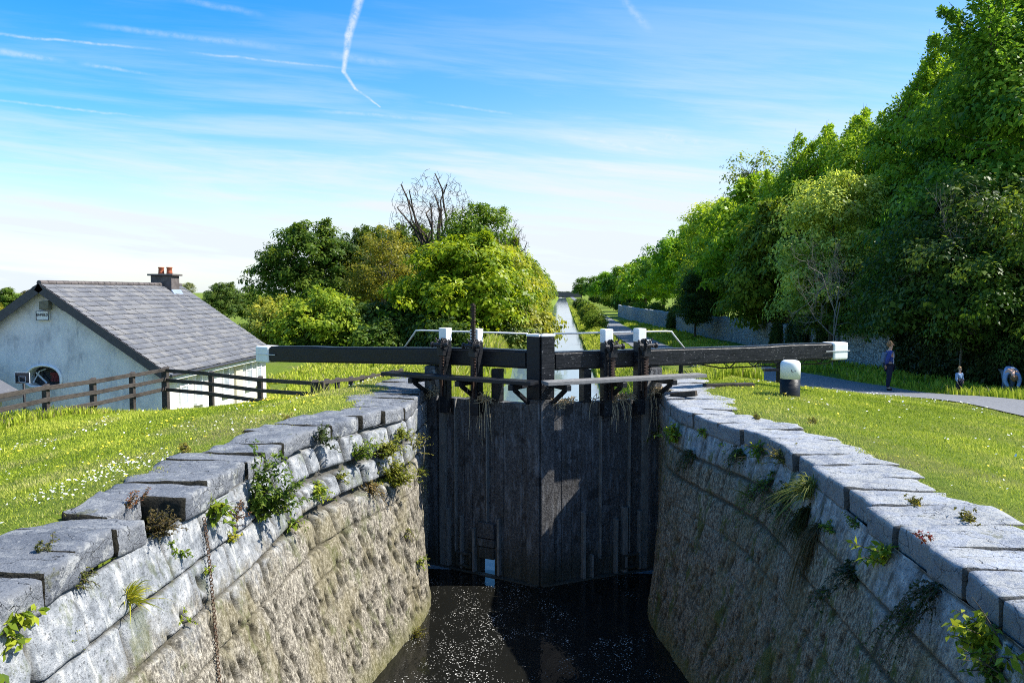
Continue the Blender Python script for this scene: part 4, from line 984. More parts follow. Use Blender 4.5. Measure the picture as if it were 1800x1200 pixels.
def bare_dome(seed, H, r0, c, rad, ntip, wig=.12):
    """leafless crown: every twig joins the nearest branch already grown, so it forks like a real one"""
    rs = np.random.RandomState(seed); trunk = bez(np.zeros(3), np.array([.2,0,H*.3]), np.array([0,0,H*.52]), 7); NP = [p for p in trunk]; NR = [r0*(1-.07*i) for i in range(7)]
    paths = [(trunk, r0*np.linspace(1.2, .6, 7))]; u = unit(rs.normal(size=(ntip,3))); u[:,2] = np.abs(u[:,2])*1.0-.25*rs.rand(ntip); T = np.array(c)+unit(u)*np.array(rad)*(rs.rand(ntip,1)**.4)
    main = T[:14]*1.0; order = list(main)+sorted(list(T[14:]), key=lambda p: np.linalg.norm(p-trunk[-1]))
    for k, p in enumerate(order):
        A = np.array(NP); d = np.linalg.norm(A-p, axis=1) + .6*np.maximum(A[:,2]-p[2]+.2, 0); j = int(np.argmin(d)) if k >= 14 else rs.randint(4, 7); a = A[j]; L = np.linalg.norm(p-a)
        if L < .15: continue
        m = (a+p)/2 + rs.normal(0, wig*L, 3) + np.array([0,0,.10*L]); q = bez(a, m, p, 6); r = max(min(NR[j]*.6, .018+.028*L), .017); rr = r*np.linspace(1, .45, 6) if k < 14 else np.maximum(r*np.linspace(1, .4, 6), .010)
        q[1:-1] += rs.normal(0, .03*L, (4,3)); paths.append((q, rr)); NP += list(q[2:]); NR += list(rr[2:])
    return paths
def plant_tree(key, name, x, y, label, cat, color=None, group=None, s=(1,1,1), rz=0, top=None, part='crown', zb=None):
    p = PROTO[key]; z = float(gz(x, y)) if zb is None else zb
    if top is not None: k = (top - z)/p['top']; s = (s[0]*k, s[1]*k, k)
    root = empty(name, (x, y, z-.05), label, cat, group, rz); root.scale = s
    if p['me'] is None:
        tr = np_mesh('trunk', *p['wood'], M[p['bark']], root, offset=False); p['me'] = [tr.data, None]
        if p['crown'] is not None:
            V, F, ti = p['crown']; cr = np_mesh(part, V, F, M['leaf'], root, smooth=False, attrs={'tint': ti}, offset=False); p['me'][1] = cr.data; p['crown'] = 1; objs = [tr, cr]
        else: objs = [tr]
        p['wood'] = None
        p['objs'] = objs
    else:
        objs = []
        for o in p['objs']:
            c = o.copy(); COL.objects.link(c); c.parent = root; objs.append(c)
    if len(objs) > 1 and color: objs[1].color = (*color, 1)
    return root

# prototypes (base at the origin)
BRIGHT, MID, DARK, OLIVE, PALE, YEL, DEEP = (.20,.29,.016), (.12,.21,.018), (.085,.15,.02), (.23,.235,.03), (.27,.35,.08), (.32,.33,.025), (.06,.11,.02)
proto_tree('sycamore', 1, [(0,0,5.6,4.6,4.2,3.6),(-2.2,-.8,3.9,3.2,3.2,2.6),(2.3,-.6,4.2,3.0,3.2,2.8),(.4,-1.8,3.4,3.4,2.6,2.6),(.3,.2,7.6,2.7,2.6,2.0)], 280, 110, .32, r0=.3, clus=(.6,1.2), inner=.4, shoots=14, shoot_len=.9)
proto_tree('round_oak', 2, [(0,0,7.0,4.6,4.2,3.4),(-2.6,0,5.2,3.3,3.2,2.6),(2.6,0,5.6,3.4,3.2,2.8),(0,-1,9.0,3.0,3,2.4),(0,-1,4.2,4.2,3.6,2.3)], 290, 105, .29, r0=.32, clus=(.55,1.0), inner=.4, shoots=10, shoot_len=1.0)
proto_tree('thin_olive', 3, [(0,0,7.2,3.3,3,3.8),(-1.4,0,5.0,2.8,2.6,2.2),(1.6,0,5.2,2.6,2.6,2.2)], 230, 60, .20, r0=.22, clus=(.5,.95), inner=.7, nlimb=16, ntwig=200, bark='pale_bark')
proto_tree('bush', 4, [(0,0,2.6,2.5,2.4,2.3),(-1.3,-.4,1.7,1.7,1.6,1.5),(1.3,-.4,1.8,1.7,1.6,1.6)], 150, 85, .24, r0=.12, clus=(.35,.8), inner=.5, ntwig=50, shoots=10, shoot_len=.7)
proto_tree('understory', 5, [(0,0,1.7,3.0,1.6,1.7),(-2.4,0,1.4,2.0,1.5,1.4),(2.2,.2,1.5,2.2,1.5,1.5)], 230, 44, .30, r0=.1, clus=(.45,.8), inner=.5, ntwig=60)
proto_tree('hornbeam', 6, [(0,0,7.6,4.0,3.8,4.6),(-1.8,-.6,5.2,3.1,3.0,2.9),(1.9,-.5,6.0,3.1,3,3.2),(-.6,0,11.0,2.5,2.4,2.6),(0,-1.5,3.8,3.2,2.6,2.4)], 300, 150, .21, r0=.32, clus=(.6,1.25), flat=.42, inner=.45, shoots=24, shoot_len=3.0, lean=-.3, ntwig=140)
proto_tree('beech', 7, [(0,0,8.0,4.4,4.0,4.4),(-2.4,0,6.2,3.0,3,2.6),(2.2,-.8,6.6,3.2,3,2.8),(.4,0,11.2,3.0,2.8,2.4),(-.5,-1.4,4.4,3.6,2.8,2.4)], 290, 150, .21, r0=.34, clus=(.65,1.3), flat=.40, inner=.45, shoots=20, shoot_len=2.6, lean=-.3, ntwig=140)
proto_tree('alder', 8, [(0,0,6.4,3.0,2.8,4.6),(-1.0,0,4.2,2.6,2.4,2.4),(1.1,-.4,4.6,2.5,2.4,2.6)], 300, 100, .20, r0=.24, clus=(.5,.95), inner=.5, shoots=8, shoot_len=1.2)
proto_tree('overhang', 9, [(0,0,4.6,3.2,2.6,3.2),(-1.6,-.8,3.4,2.6,2.4,2.4),(.8,-1.0,2.6,2.6,2.2,2.2)], 240, 150, .16, r0=.16, clus=(.5,1.05), flat=.42, inner=.5, up=.5, ntwig=150)
proto_tree('far_tree', 10, [(0,0,6.4,3.6,3.6,4.2),(-1.8,0,4.4,2.6,2.8,2.8),(1.7,0,4.8,2.7,2.8,2.9)], 170, 44, .52, r0=.28, clus=(.7,1.15), inner=.4, ntwig=30)
proto_tree('ivy_drape', 11, [(0,0,1.0,1.5,.28,1.2),(-.9,0,.7,.9,.25,.9),(1.0,0,.9,.9,.25,1.0)], 260, 40, .15, r0=.04, clus=(.22,.42), flat=1.0, inner=.9, up=.2, ntwig=60)
proto_tree('sparse_ash', 12, [(0,0,9.5,2.6,2.4,4.2),(-1,0,7.6,2.2,2,2.6)], 170, 20, .24, r0=.22, clus=(.4,.8), inner=.8, nlimb=20, ntwig=170, bark='pale_bark')
PROTO['bare'] = dict(crown=None, wood=tubes_np(bare_dome(21, 11, .26, (0,0,8.0), (3.3,3.0,3.7), 950), 3), bark='dark_twig', me=None, top=1)
_v = PROTO['bare']['wood'][0]; PROTO['bare']['top'] = float(_v[:,2].max())
PROTO['dead'] = dict(crown=None, wood=tubes_np(bare_np(9, 5, .05, 5, .8, .40), 4), bark='pale_bark', me=None, top=1); PROTO['dead']['top'] = float(PROTO['dead']['wood'][0][:,2].max())

def W(px, y): """ground x seen in the photograph's column px at distance y"""; return float(at_Y(px, 560, y)[0])
def ztop(py, y): return float(at_Y(960, py, y)[2])
GLT, GRT = 'trees in the clump left of the canal', 'trees leaning over the towpath wall'
def LT(key, name, px, y, py, label, cat, col, group=None, s=(1,1,1), rz=0., **k): return plant_tree(key, name, W(px, y), y, label, cat, col, group, s, rz, top=ztop(py, y), **k)
# --- left clump
LT('round_oak', 'broadleaf_tree', 722, 82, 384, 'green tree filling the gap below the leafless crown', 'tree', (.10,.16,.02), GLT, (.9,1,1), 3.3)
LT('sycamore', 'broadleaf_tree', 806, 62, 398, 'big bright yellow-green round tree in front of the clump left of the canal', 'tree', BRIGHT, GLT, (1.12,1.1,1))
LT('round_oak', 'broadleaf_tree', 548, 78, 380, 'tall dark green tree forming the left shoulder of the clump', 'tree', DARK, GLT, (1.05,1,1), .4)
LT('round_oak', 'broadleaf_tree', 640, 80, 388, 'dark tree rising behind the thin olive one in the clump', 'tree', (0.0788,0.131,0.0245), GLT, (.9,1,1), 2.2)
LT('thin_olive', 'broadleaf_tree', 672, 70, 388, 'thin olive tree with bare limbs showing, middle of the clump', 'tree', OLIVE, GLT, (1.05,1,1))
LT('bare', 'bare_tree', 764, 76, 294, 'leafless tree standing above the clump left of the canal', 'tree', None, GLT, (1.0,1,1), 1.0)
LT('alder', 'broadleaf_tree', 838, 74, 352, 'loose green tree right beside the leafless crown', 'tree', MID, GLT, (1.2,1,1), 1.1)
LT('bare', 'bare_tree', 884, 84, 372, 'smaller twiggy half-bare tree just right of the leafless crown', 'tree', None, GLT, (.8,.9,1), 2.9)
LT('sycamore', 'broadleaf_tree', 858, 73, 405, 'yellow-green tree nearest the canal on the left bank', 'tree', (0.245,0.289,0.035), GLT, (.85,1,1), 2.0)
LT('bush', 'rounded_bush', 566, 60, 496, 'bright green rounded bush behind the left balance beam', 'bush', (0.219,0.315,0.0315), None, (1.2,1,1))
LT('bush', 'rounded_bush', 477, 62, 512, 'pale yellowish bush next to the cottage eaves', 'bush', (0.298,0.333,0.0525), None, (1.15,1,1), 1.7)
LT('bush', 'rounded_bush', 520, 66, 530, 'lower mid-green bush between the two brighter bushes', 'bush', MID, None, (1.2,1,1), 3.0)
for px, y, py, lab, c, rz in ((640,61,520,'dark shrub beneath the thin olive tree',DEEP,0),(704,60,548,'dark low shrub behind the first white paddle head',DARK,1.0),(762,59,540,'shadowy shrub at the foot of the big bright tree',DEEP,2.2),(826,60,545,'shrub in front of the raised toothed rack',(0.105,0.158,0.035),3.1),(872,62,520,'sunlit shrub at the reedy left canal edge',(0.21,0.245,0.0385),.6),(600,60,575,'dark brambly shrub above the middle of the left beam',DARK,.3),(450,66,560,'dark shrub between cottage roof and bushes',DEEP,.9)):
    LT('understory', 'shrub', px, y, py, lab, 'shrub', c, 'low shrubs left of the canal', (1.1,1,1), rz)
# distance beyond the cottage
LT('round_oak', 'broadleaf_tree', 392, 108, 493, 'dark green tree beyond the cottage, right of the chimney', 'tree', (0.0875,0.149,0.028), None, (1.15,1,1), 1.0)
LT('far_tree', 'broadleaf_tree', 440, 112, 500, 'dark tree top between the cottage roof and the clump', 'tree', DARK, None, (.9,1,1), 1.4)
LT('alder', 'broadleaf_tree', 328, 122, 494, 'pale slender tree just right of the chimney', 'tree', (0.193,0.228,0.105), None, (1.1,1,1), 2.0)
LT('far_tree', 'broadleaf_tree', 12, 150, 503, 'distant dark tree on the skyline at the far left edge', 'tree', DARK, None, (1.5,1,1), 0)
LT('far_tree', 'broadleaf_tree', 52, 165, 508, 'distant brownish tree left of the gable peak', 'tree', (0.158,0.14,0.0525), None, (1.2,1,1), 1)
LT('far_tree', 'broadleaf_tree', -25, 140, 508, 'distant pale tree cut off by the left edge', 'tree', OLIVE, None, (1.2,1,1), 1)
# row along the left bank into the distance
lab_row = ['nearest to the clump','second along','third along','fourth along','fifth along','sixth along','seventh along','eighth along','ninth along','tenth along','farthest']
for i, (y, x, t, c) in enumerate([(86,-6.9,410,BRIGHT),(98,-6.6,432,(0.193,0.245,0.0315)),(112,-6.9,440,(0.228,0.271,0.035)),(128,-6.4,448,MID),(148,-6.6,459,(0.21,0.263,0.035)),(172,-6.6,466,(0.175,0.228,0.0315)),(205,-6.5,474,MID),(245,-6.6,481,(0.158,0.21,0.0315)),(295,-6.6,487,MID),(360,-6.6,493,DARK),(450,-6.8,499,DARK)]):
    k = 'sycamore' if i < 3 else 'far_tree'
    plant_tree(k, 'broadleaf_tree', x, y, 'green tree of the row on the left canal bank, %s' % lab_row[i], 'tree', c, 'row of trees on the left canal bank', (.78 if i < 3 else .95,1,1), i*1.3, top=ztop(t, y))
for i, (y, x, t) in enumerate([(82,-5.0,530),(95,-4.9,526),(112,-4.9,524),(135,-4.8,522),(165,-4.8,519)]):
    plant_tree('understory', 'shrub', x, y, 'yellow-green waterside bush on the left canal edge, %s' % ['nearest','second','third','fourth','farthest'][i], 'bush', (0.228,0.271,0.0438), 'bushes at the left water edge', (.45,.9,1), i, top=ztop(t, y))
# --- right side
for key, px, y, py, lab, c, sx, rz in (
    ('hornbeam', 1800, 37, -60, 'towering dark tree filling the right edge of the picture', (0.0788,0.149,0.0245), 1.05, 0),
    ('beech', 1715, 47, 60, 'tall layered green tree second from the right edge', (0.0875,0.158,0.0245), 1.0, 1.2),
    ('hornbeam', 1610, 55, 78, 'tree with the two tallest feathery shoots on the skyline', (0.131,0.201,0.0245), .95, 2.6),
    ('beech', 1515, 62, 178, 'spiky-topped tree left of the tallest shoots', (0.149,0.219,0.0245), .95, 4.0),
    ('hornbeam', 1410, 70, 222, 'spiky tree whose leader bends left over the path', (0.149,0.219,0.0245), .95, 3.6),
    ('round_oak', 1335, 78, 300, 'bright green rounded tree stepping down towards the canal', (0.175,0.245,0.028), 1.0, 1.0),
    ('sparse_ash', 1322, 92, 262, 'sparse thin-leaved tree top against the pale sky', (0.123,0.149,0.0525), 1.0, .3),
    ('alder', 1252, 98, 346, 'yellowish tree where the right skyline steps down', (0.21,0.254,0.0315), 1.25, 1.9),
    ('round_oak', 1205, 116, 388, 'green tree halfway down the right skyline', MID, 1.0, 2.0),
    ('alder', 1236, 82, 452, 'dark dense tree above the grey wall by the leaning trunk', DEEP, 1.3, 2.4),
    ('beech', 1300, 66, 420, 'lower sunlit tree overhanging the visible grey wall', (0.158,0.228,0.028), .9, .4),
    ('round_oak', 1165, 136, 432, 'dark tree midway along the towpath', DARK, 1.0, 2.0),
    ('far_tree', 1135, 158, 448, 'mid-green tree further down the towpath', MID, 1.1, .5),
    ('far_tree', 1112, 182, 460, 'yellowish tree far along the towpath', (0.228,0.263,0.035), 1.1, 1.5),
    ('far_tree', 1090, 215, 466, 'dark tree far along the towpath', DARK, 1.2, 2.5),
    ('far_tree', 1066, 260, 476, 'green tree near the far end of the towpath', MID, 1.2, 3.2),
    ('far_tree', 1044, 330, 484, 'dark tree near the vanishing point on the right', DEEP, 1.3, 4.1),
    ('far_tree', 1022, 430, 486, 'rounded dark tree closing the view right of the canal', DEEP, 1.2, 5.0)):
    plant_tree(key, 'broadleaf_tree', max(W(px, y), float(np.interp(y, FWY, FWX))+1.2) if y < 100 and px != 1236 else W(px, y), y, lab, 'tree', (min(.42, c[0]*1.25+.015), min(.48, c[1]*1.45+.02), c[2]), GRT, (sx,1,1), rz, top=ztop(py, y))
plant_tree('alder', 'broadleaf_tree', W(1462, 47), 47, 'pale bright green small tree inside the dark right-hand wood', 'tree', (.36,.46,.10), GRT, (1.1,1.0,1), .8, top=ztop(300, 47))
plant_tree('sycamore', 'broadleaf_tree', W(1390, 60), 60, 'broad mid-green tree in front of the spiky pair', 'tree', (0.14,0.21,0.0245), GRT, (.9,.9,1), 2.8, top=ztop(345, 60))
# overhanging lower growth above the wall
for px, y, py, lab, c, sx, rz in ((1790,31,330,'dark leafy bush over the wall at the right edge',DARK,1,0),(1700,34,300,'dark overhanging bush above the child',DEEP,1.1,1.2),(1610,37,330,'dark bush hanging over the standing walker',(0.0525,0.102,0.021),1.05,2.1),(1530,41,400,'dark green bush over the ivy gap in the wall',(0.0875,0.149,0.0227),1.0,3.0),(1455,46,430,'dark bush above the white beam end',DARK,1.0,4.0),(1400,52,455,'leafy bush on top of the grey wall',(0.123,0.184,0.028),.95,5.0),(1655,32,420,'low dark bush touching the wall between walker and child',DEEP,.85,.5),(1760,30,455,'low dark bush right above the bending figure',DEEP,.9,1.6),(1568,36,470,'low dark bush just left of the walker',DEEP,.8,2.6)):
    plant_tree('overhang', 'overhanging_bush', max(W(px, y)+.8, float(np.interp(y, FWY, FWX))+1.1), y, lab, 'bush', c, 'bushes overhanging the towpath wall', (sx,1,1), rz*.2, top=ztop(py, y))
plant_tree('dead', 'bare_branches', W(1690, 32), 32, 'grey leafless branches inside the right-hand wood', 'branches', None, None, (.75,.5,1), .4, top=ztop(285, 30))
plant_tree('dead', 'bare_branches', W(1465, 41), 41, 'pale dead branches poking from the wood above the beam end', 'branches', None, None, (.7,.5,1), 2.0, top=ztop(400, 41))
# leaning trunk tree in front of the wall
plant_tree('alder', 'broadleaf_tree', W(1222, 76), 76, 'dark trunked tree standing before the grey wall by the path bend', 'tree', (0.0525,0.0963,0.021), GRT, (1.0,1,1), 5.2, top=ztop(478, 76))
# ivy on the wall
for i, (y, sx, top, lab) in enumerate([(27.0,1.5,.75,'ivy sheet on the wall at the right edge'),(29.6,1.1,.55,'ivy on the wall behind the bending figure'),(33.2,1.5,.8,'broad ivy sheet on the wall between walker and child'),(37.0,1.3,.7,'ivy on the wall right behind the walker'),(48.5,.5,.3,'dark ivy beside the beam end'),(53.5,1.1,.45,'ivy clump capping the grey wall'),(30.9,.55,.3,'thin ivy between the two pale wall gaps')]):
    x = float(np.interp(y, FWY, FWX))-.22
    plant_tree('ivy_drape', 'ivy', x, y, lab, 'ivy', (0.0385,0.0613,0.0175), 'ivy on the towpath wall', (sx,1,1), math.pi/2, top=top, part='foliage')
# bushes on the strip between canal and towpath
for i, (x, y, t, c, sx) in enumerate([(4.1,150,525,MID,.4),(4.0,118,530,(0.158,0.228,0.035),.35),(3.9,96,540,(0.175,0.263,0.035),.3),(4.3,190,521,DARK,.5)]):
    plant_tree('understory', 'shrub', x, y, 'green bush on the strip between canal and towpath, %s' % ['third from the lock','second from the lock','nearest the lock','farthest from the lock'][i], 'bush', c, 'bushes between canal and towpath', (sx,1,1), i, top=ztop(t, y))

UL = ['nearest the leaning trunk','second along','third along','fourth along','fifth along','sixth along','seventh along','eighth along','ninth along','farthest']
for i, (y, dx, t) in enumerate([(66,2.6,-.0),(78,2.2,.2),(90,2.0,.3),(102,1.6,.4),(116,1.5,.6),(134,1.5,.5),(155,2,.8),(185,2,1.0),(230,2,1.4),(300,1.5,1.8)]):
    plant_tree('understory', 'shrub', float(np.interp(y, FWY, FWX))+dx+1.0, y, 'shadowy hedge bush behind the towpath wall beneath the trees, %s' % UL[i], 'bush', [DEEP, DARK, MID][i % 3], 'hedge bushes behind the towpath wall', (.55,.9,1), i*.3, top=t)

for i, (px, y, py, k) in enumerate([(1830,46,20,'beech'),(1760,54,120,'hornbeam'),(1680,62,190,'beech'),(1590,70,240,'hornbeam'),(1500,80,290,'beech'),(1420,92,330,'hornbeam')]):
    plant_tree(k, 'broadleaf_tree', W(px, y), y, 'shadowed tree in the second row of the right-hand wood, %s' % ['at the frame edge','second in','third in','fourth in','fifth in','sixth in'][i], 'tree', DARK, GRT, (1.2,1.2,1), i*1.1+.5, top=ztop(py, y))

for i, (x, y, t, lab) in enumerate([(-5,690,2.2,'left'),(2,760,1.6,'middle'),(9,700,3.0,'right')]):
    plant_tree('far_tree', 'broadleaf_tree', x, y, 'tiny hazy dark tree behind the distant bridge, %s of three' % lab, 'tree', DARK, 'trees behind the bridge', (1.6,1.6,1), i, top=t)

for i, (y, sx, top) in enumerate([(58,.45,.1),(92,.6,.1)]):
    plant_tree('ivy_drape', 'ivy', float(np.interp(y, FWY, FWX))-.2, y, 'ivy clump spilling down the far part of the grey wall, %s' % ['nearer one','farther one'][i], 'ivy', (.05,.08,.02), 'ivy on the towpath wall', (sx,1,1), math.pi/2, top=top, part='foliage')
for i, x in enumerate((-4.5, 3.0)):
    plant_tree('understory', 'shrub', x, 650, 'dark bush closing the view under the distant bridge, %s' % ['left one','right one'][i], 'bush', DEEP, 'bushes behind the bridge', (1.2,1,1), i, top=2.4, zb=-3.4)

# ------------------------------------------------------------------ grass
def blades(name, P, Hh, Wd, lean, tint, dry, rs, label, mat='lawn_blade', segs=1):
    n = len(P); a = rs.uniform(0, 2*math.pi, n); s = np.stack([np.cos(a), np.sin(a), 0*a], 1); l = rs.uniform(0, 2*math.pi, n); ln = np.stack([np.cos(l), np.sin(l), 0*l], 1)*(Hh*lean*rs.uniform(.2, 1, n))[:,None]
    w = (s*Wd[:,None]); up = np.zeros((n,3)); up[:,2] = Hh
    if segs == 1:
        V = np.stack([P-w, P+w, P+ln+up], 1).reshape(-1,3); F = np.arange(3*n).reshape(n,3); k = 3
    else:
        V = np.stack([P-w, P+w, P+w*.7+ln*.35+up*.62, P-w*.7+ln*.35+up*.62, P+ln+up*.93], 1).reshape(-1,3); i = np.arange(n)[:,None]*5
        F = np.concatenate([i+[[0,1,2]], i+[[0,2,3]], i+[[3,2,4]]]); k = 5
    o = np_mesh(name, V, F, M[mat], smooth=False, attrs={'tint': np.repeat(tint, k), 'dry': np.repeat(dry, k)}); tag(o, label, 'grass', kind='stuff'); return o
def scatter(rs, n, x0, x1, y0, y1, power=1.6):
    """more blades near the lock walls' end of the lawn"""
    y = y0 + (y1-y0)*rs.rand(n)**power; x = rs.uniform(x0, x1, n); return x, y
def lawn(side, n, seed):
    rs = np.random.RandomState(seed)
    x, y = scatter(rs, n, *((-13.0, -3.2) if side < 0 else (2.6, 13)), 3.2, 24 if side < 0 else 34)
    edge = CX + side*(wt(y) + .78) - .0; d = (x-edge)*side; jag = .28*(fbm(x*1.6, y*1.6, 0, 3, 61)-.42)
    keep = (d > jag) | ((rs.rand(n) < .05) & (d > -.25)); keep |= (y > 17.4) & (np.abs(x-CX) > 3.2)
    if side > 0:
        pxx = path_x(y); keep &= (x < pxx-np.interp(y, [0, 22, 30, 45], [1.3, 1.35, 1.75, 1.9])+.15*(fbm(y*2, 0*y, 0, 3, 9)-.5)) | (x > pxx+1.7)
    keep &= ~((side > 0) & (y < 17.6) & (d < jag)) ; x, y, d = x[keep], y[keep], d[keep]; n = len(x); z = gz(x, y)
    dist = np.hypot(x, y); patch = fbm(x*.9, y*.9, 0, 4, 71); clump = fbm(x*5, y*5, 0, 3, 72)
    h = (.024 + .028*clump + .022*sstep(.5, .7, patch))*rs.uniform(.5, 1.3, n); h *= 1 - .45*np.exp(-np.maximum(d, 0)/.5)
    if side < 0: h *= 1 + 1.1*np.exp(-((x+11.3)/.55)**2)*(clump*1.6)*(y < 23) + .2*sstep(19.2, 21, y)
    else: h *= 1 + .5*sstep(15, 22, y)*sstep(8, 5, x) + 1.5*(x > path_x(y)+1.25)
    wd = .0045*np.clip(dist/7, 1, 4)*rs.uniform(.7, 1.3, n)
    dry = np.clip(sstep(.48, .64, fbm(x*.7+9, y*.7, 0, 4, 73))*.75 + .8*np.exp(-np.maximum(d, 0)/.45), 0, 1)*(rs.rand(n) < .75)*rs.uniform(.4, 1, n)
    if side > 0: dry *= .6
    tint = np.clip(.5 + .2*rs.normal(size=n) + .9*(patch-.5) + .25*(clump-.5), 0, 1)
    return blades('lawn_grass', np.stack([x, y, z-.01], 1), h, wd, .9, tint, dry, rs, 'short sunny lawn grass on the %s lock bank' % ('left' if side < 0 else 'right'))
lawn(-1, 330000, 41); lawn(1, 330000, 42)
def rough_grass(seed, n, x0, x1, y0, y1, h0, h1, label, fx=None, tintm=.5, dryp=.1):
    rs = np.random.RandomState(seed); y = y0*(y1/y0)**rs.rand(n); x = rs.uniform(x0, x1, n) + (fx(y) if fx else 0); pat = fbm(x*.5, y*.5, 0, 3, seed); k = pat > .36; x, y, pat = x[k], y[k], pat[k]; n = len(x)
    h = rs.uniform(h0, h1, n)*(.5+pat); wd = np.clip(.0011*y, .006, .12)*rs.uniform(.6, 1.3, n); dry = (rs.rand(n) < dryp)*rs.uniform(.4, 1, n)
    tint = np.clip(tintm + .22*rs.normal(size=n) + .7*(pat-.5), 0, 1)
    blades('bank_grass', np.stack([x, y, gz(x, y)-.02], 1), h, wd, .5, tint, dry, rs, label, segs=2)
rough_grass(51, 45000, -2.6, -.05, 18, 260, .35, .8, 'tall reeds and grass along the left water edge', lambda y: -3.35+0*y, .55, .25)
rough_grass(52, 50000, .05, 2.6, 18, 260, .25, .55, 'rank grass on the strip between canal and towpath', lambda y: 2.0+0*y, .5, .06)
rough_grass(53, 30000, 1.3, 6, 17, 120, .12, .4, 'shaded verge grass between towpath and stone wall', lambda y: path_x(y)+.5, .35, .05)
rough_grass(54, 60000, -16, -5.6, 20, 66, .12, .42, 'long meadow grass between the lock and the clump of trees', None, .6, .08)
rough_grass(55, 9000, -11.9, -10.8, 9, 22.5, .10, .28, 'unmown grass and weeds along the rail fence', None, .4, .15)
rough_grass(56, 4000, -11.3, -6.8, 19.2, 22, .12, .25, 'unmown grass below the turning fence', None, .5, .15)
def flowers(name, n, seed, side, mat, r, label, x0, x1, y0, y1, clusters=None):
    rs = np.random.RandomState(seed); x = rs.uniform(x0, x1, n); y = rs.uniform(y0, y1, n); k = fbm(x*1.1, y*1.1, 0, 3, seed) > (.52 if clusters is None else clusters); x, y = x[k], y[k]
    d = (x-(CX+side*(wt(y)+.8)))*side; k = d > .05; x, y = x[k], y[k]
    if side > 0: k = x < path_x(y)-1.5; x, y = x[k], y[k]
    n = len(x); z = gz(x, y)+rs.uniform(.04, .10, n); c = np.stack([x, y, z], 1); rr = r*rs.uniform(.7, 1.3, n)*np.clip(np.hypot(x, y)/9, 1, 1.8); a = np.arange(6)*math.pi/3
    tl = rs.normal(0, .35, (n, 2)); V = c[:,None] + rr[:,None,None]*np.stack([np.cos(a), np.sin(a), 0*a], 1)[None]; V[:,:,2] += rr[:,None]*(np.cos(a)[None]*tl[:,:1]+np.sin(a)[None]*tl[:,1:])
    i = np.arange(n)[:,None]*6; F = np.concatenate([i+[[0,1,2,3]], i+[[0,3,4,5]]])
    o = np_mesh(name, V.reshape(-1,3), F, M[mat], smooth=False); tag(o, label, 'flowers', kind='stuff')
flowers('daisies', 900, 81, -1, 'daisy', .009, 'white daisies scattered on the left bank', -9, -3.9, 4.5, 18)
flowers('daisies', 600, 84, -1, 'daisy', .010, 'white daisies crowding the edge of the left coping', -5.0, -4.1, 4.5, 9, .45)
flowers('buttercups', 1300, 82, -1, 'buttercup', .011, 'yellow buttercups scattered on the left bank', -9, -3.9, 6, 19)
flowers('daisies', 1000, 83, 1, 'daisy', .009, 'white daisies scattered on the right lawn', 3.3, 11, 5, 24)
flowers('buttercups', 350, 85, 1, 'buttercup', .010, 'yellow flowers near the right coping', 3.3, 6, 6, 18)

# ------------------------------------------------------------------ plants rooted in the walls
def weed_np(rs, n_stem, H, leaf, spread, out, droop=.2, per=14, aspect=.45, face=None):
    C, A, L = [], [], []; paths = []
    for i in range(n_stem):
        d = unit(np.array(out)*rs.uniform(.2, 1.0) + np.array([0,0,1.])*rs.uniform(.4, 1.1) + rs.normal(size=3)*spread); Hs = H*rs.uniform(.5, 1.1); t = np.linspace(0, 1, 6)[:,None]
        p0 = rs.normal(size=3)*np.array([.02,.06,.03]); p = p0 + d*t*Hs - np.array([0,0,1.])*droop*Hs*t*t; paths.append((p, .004*np.linspace(1.3, .4, 6)))
        m = rs.randint(int(per*.7), int(per*1.3)+1); tt = rs.uniform(.15, 1.0, m); base = p0 + d*tt[:,None]*Hs - np.array([0,0,1.])*droop*Hs*(tt**2)[:,None]
        ax = unit(rs.normal(size=(m,3))*np.array([1,1,.6]) + np.array(out)*.5); C.append(base); A.append(ax); L.append(leaf*rs.uniform(.6, 1.3, m)*(1.15-.5*tt))
    C, A, L = np.concatenate(C), np.concatenate(A), np.concatenate(L); nr = unit(np.array([0,0,.8])+np.array(out)*.6+rs.normal(size=C.shape)*.45)
    V, F = leaf_quads(C, nr, A, L, L*aspect, rs); return V, F, paths
def tuft_np(rs, n, L, droop, out, w=.006, spread=.7):
    V, F = [], []
    for i in range(n):
        d = unit(np.array(out)*rs.uniform(.1, .9) + np.array([0,0,1.])*rs.uniform(.5, 1.2) + rs.normal(size=3)*spread*.5); Ls = L*rs.uniform(.5, 1.15); t = np.linspace(0, 1, 5)[:,None]
        p = rs.normal(size=3)*.02 + d*t*Ls - np.array([0,0,1.])*droop*Ls*t**2; s = unit(np.cross(d, rs.normal(size=3)))[None]*w*np.array([1,1,.85,.55,.05])[:,None]
        k = len(V)*10; V.append(np.concatenate([p-s, p+s])); F += [(k+j, k+j+5, k+j+6, k+j+1) for j in range(4)]
    return np.concatenate(V), np.array(F)
def wall_pt(px, py, side):
    d = ray(px, py); lo, hi = 1.5, 15.5
    for y in np.linspace(2.5, 15.5, 400):
        p = _C + d*y/d[1]
        if (p[0]-float(wall_x(y, p[2], side)))*side > 0 or p[2] < WZ: break
    return p
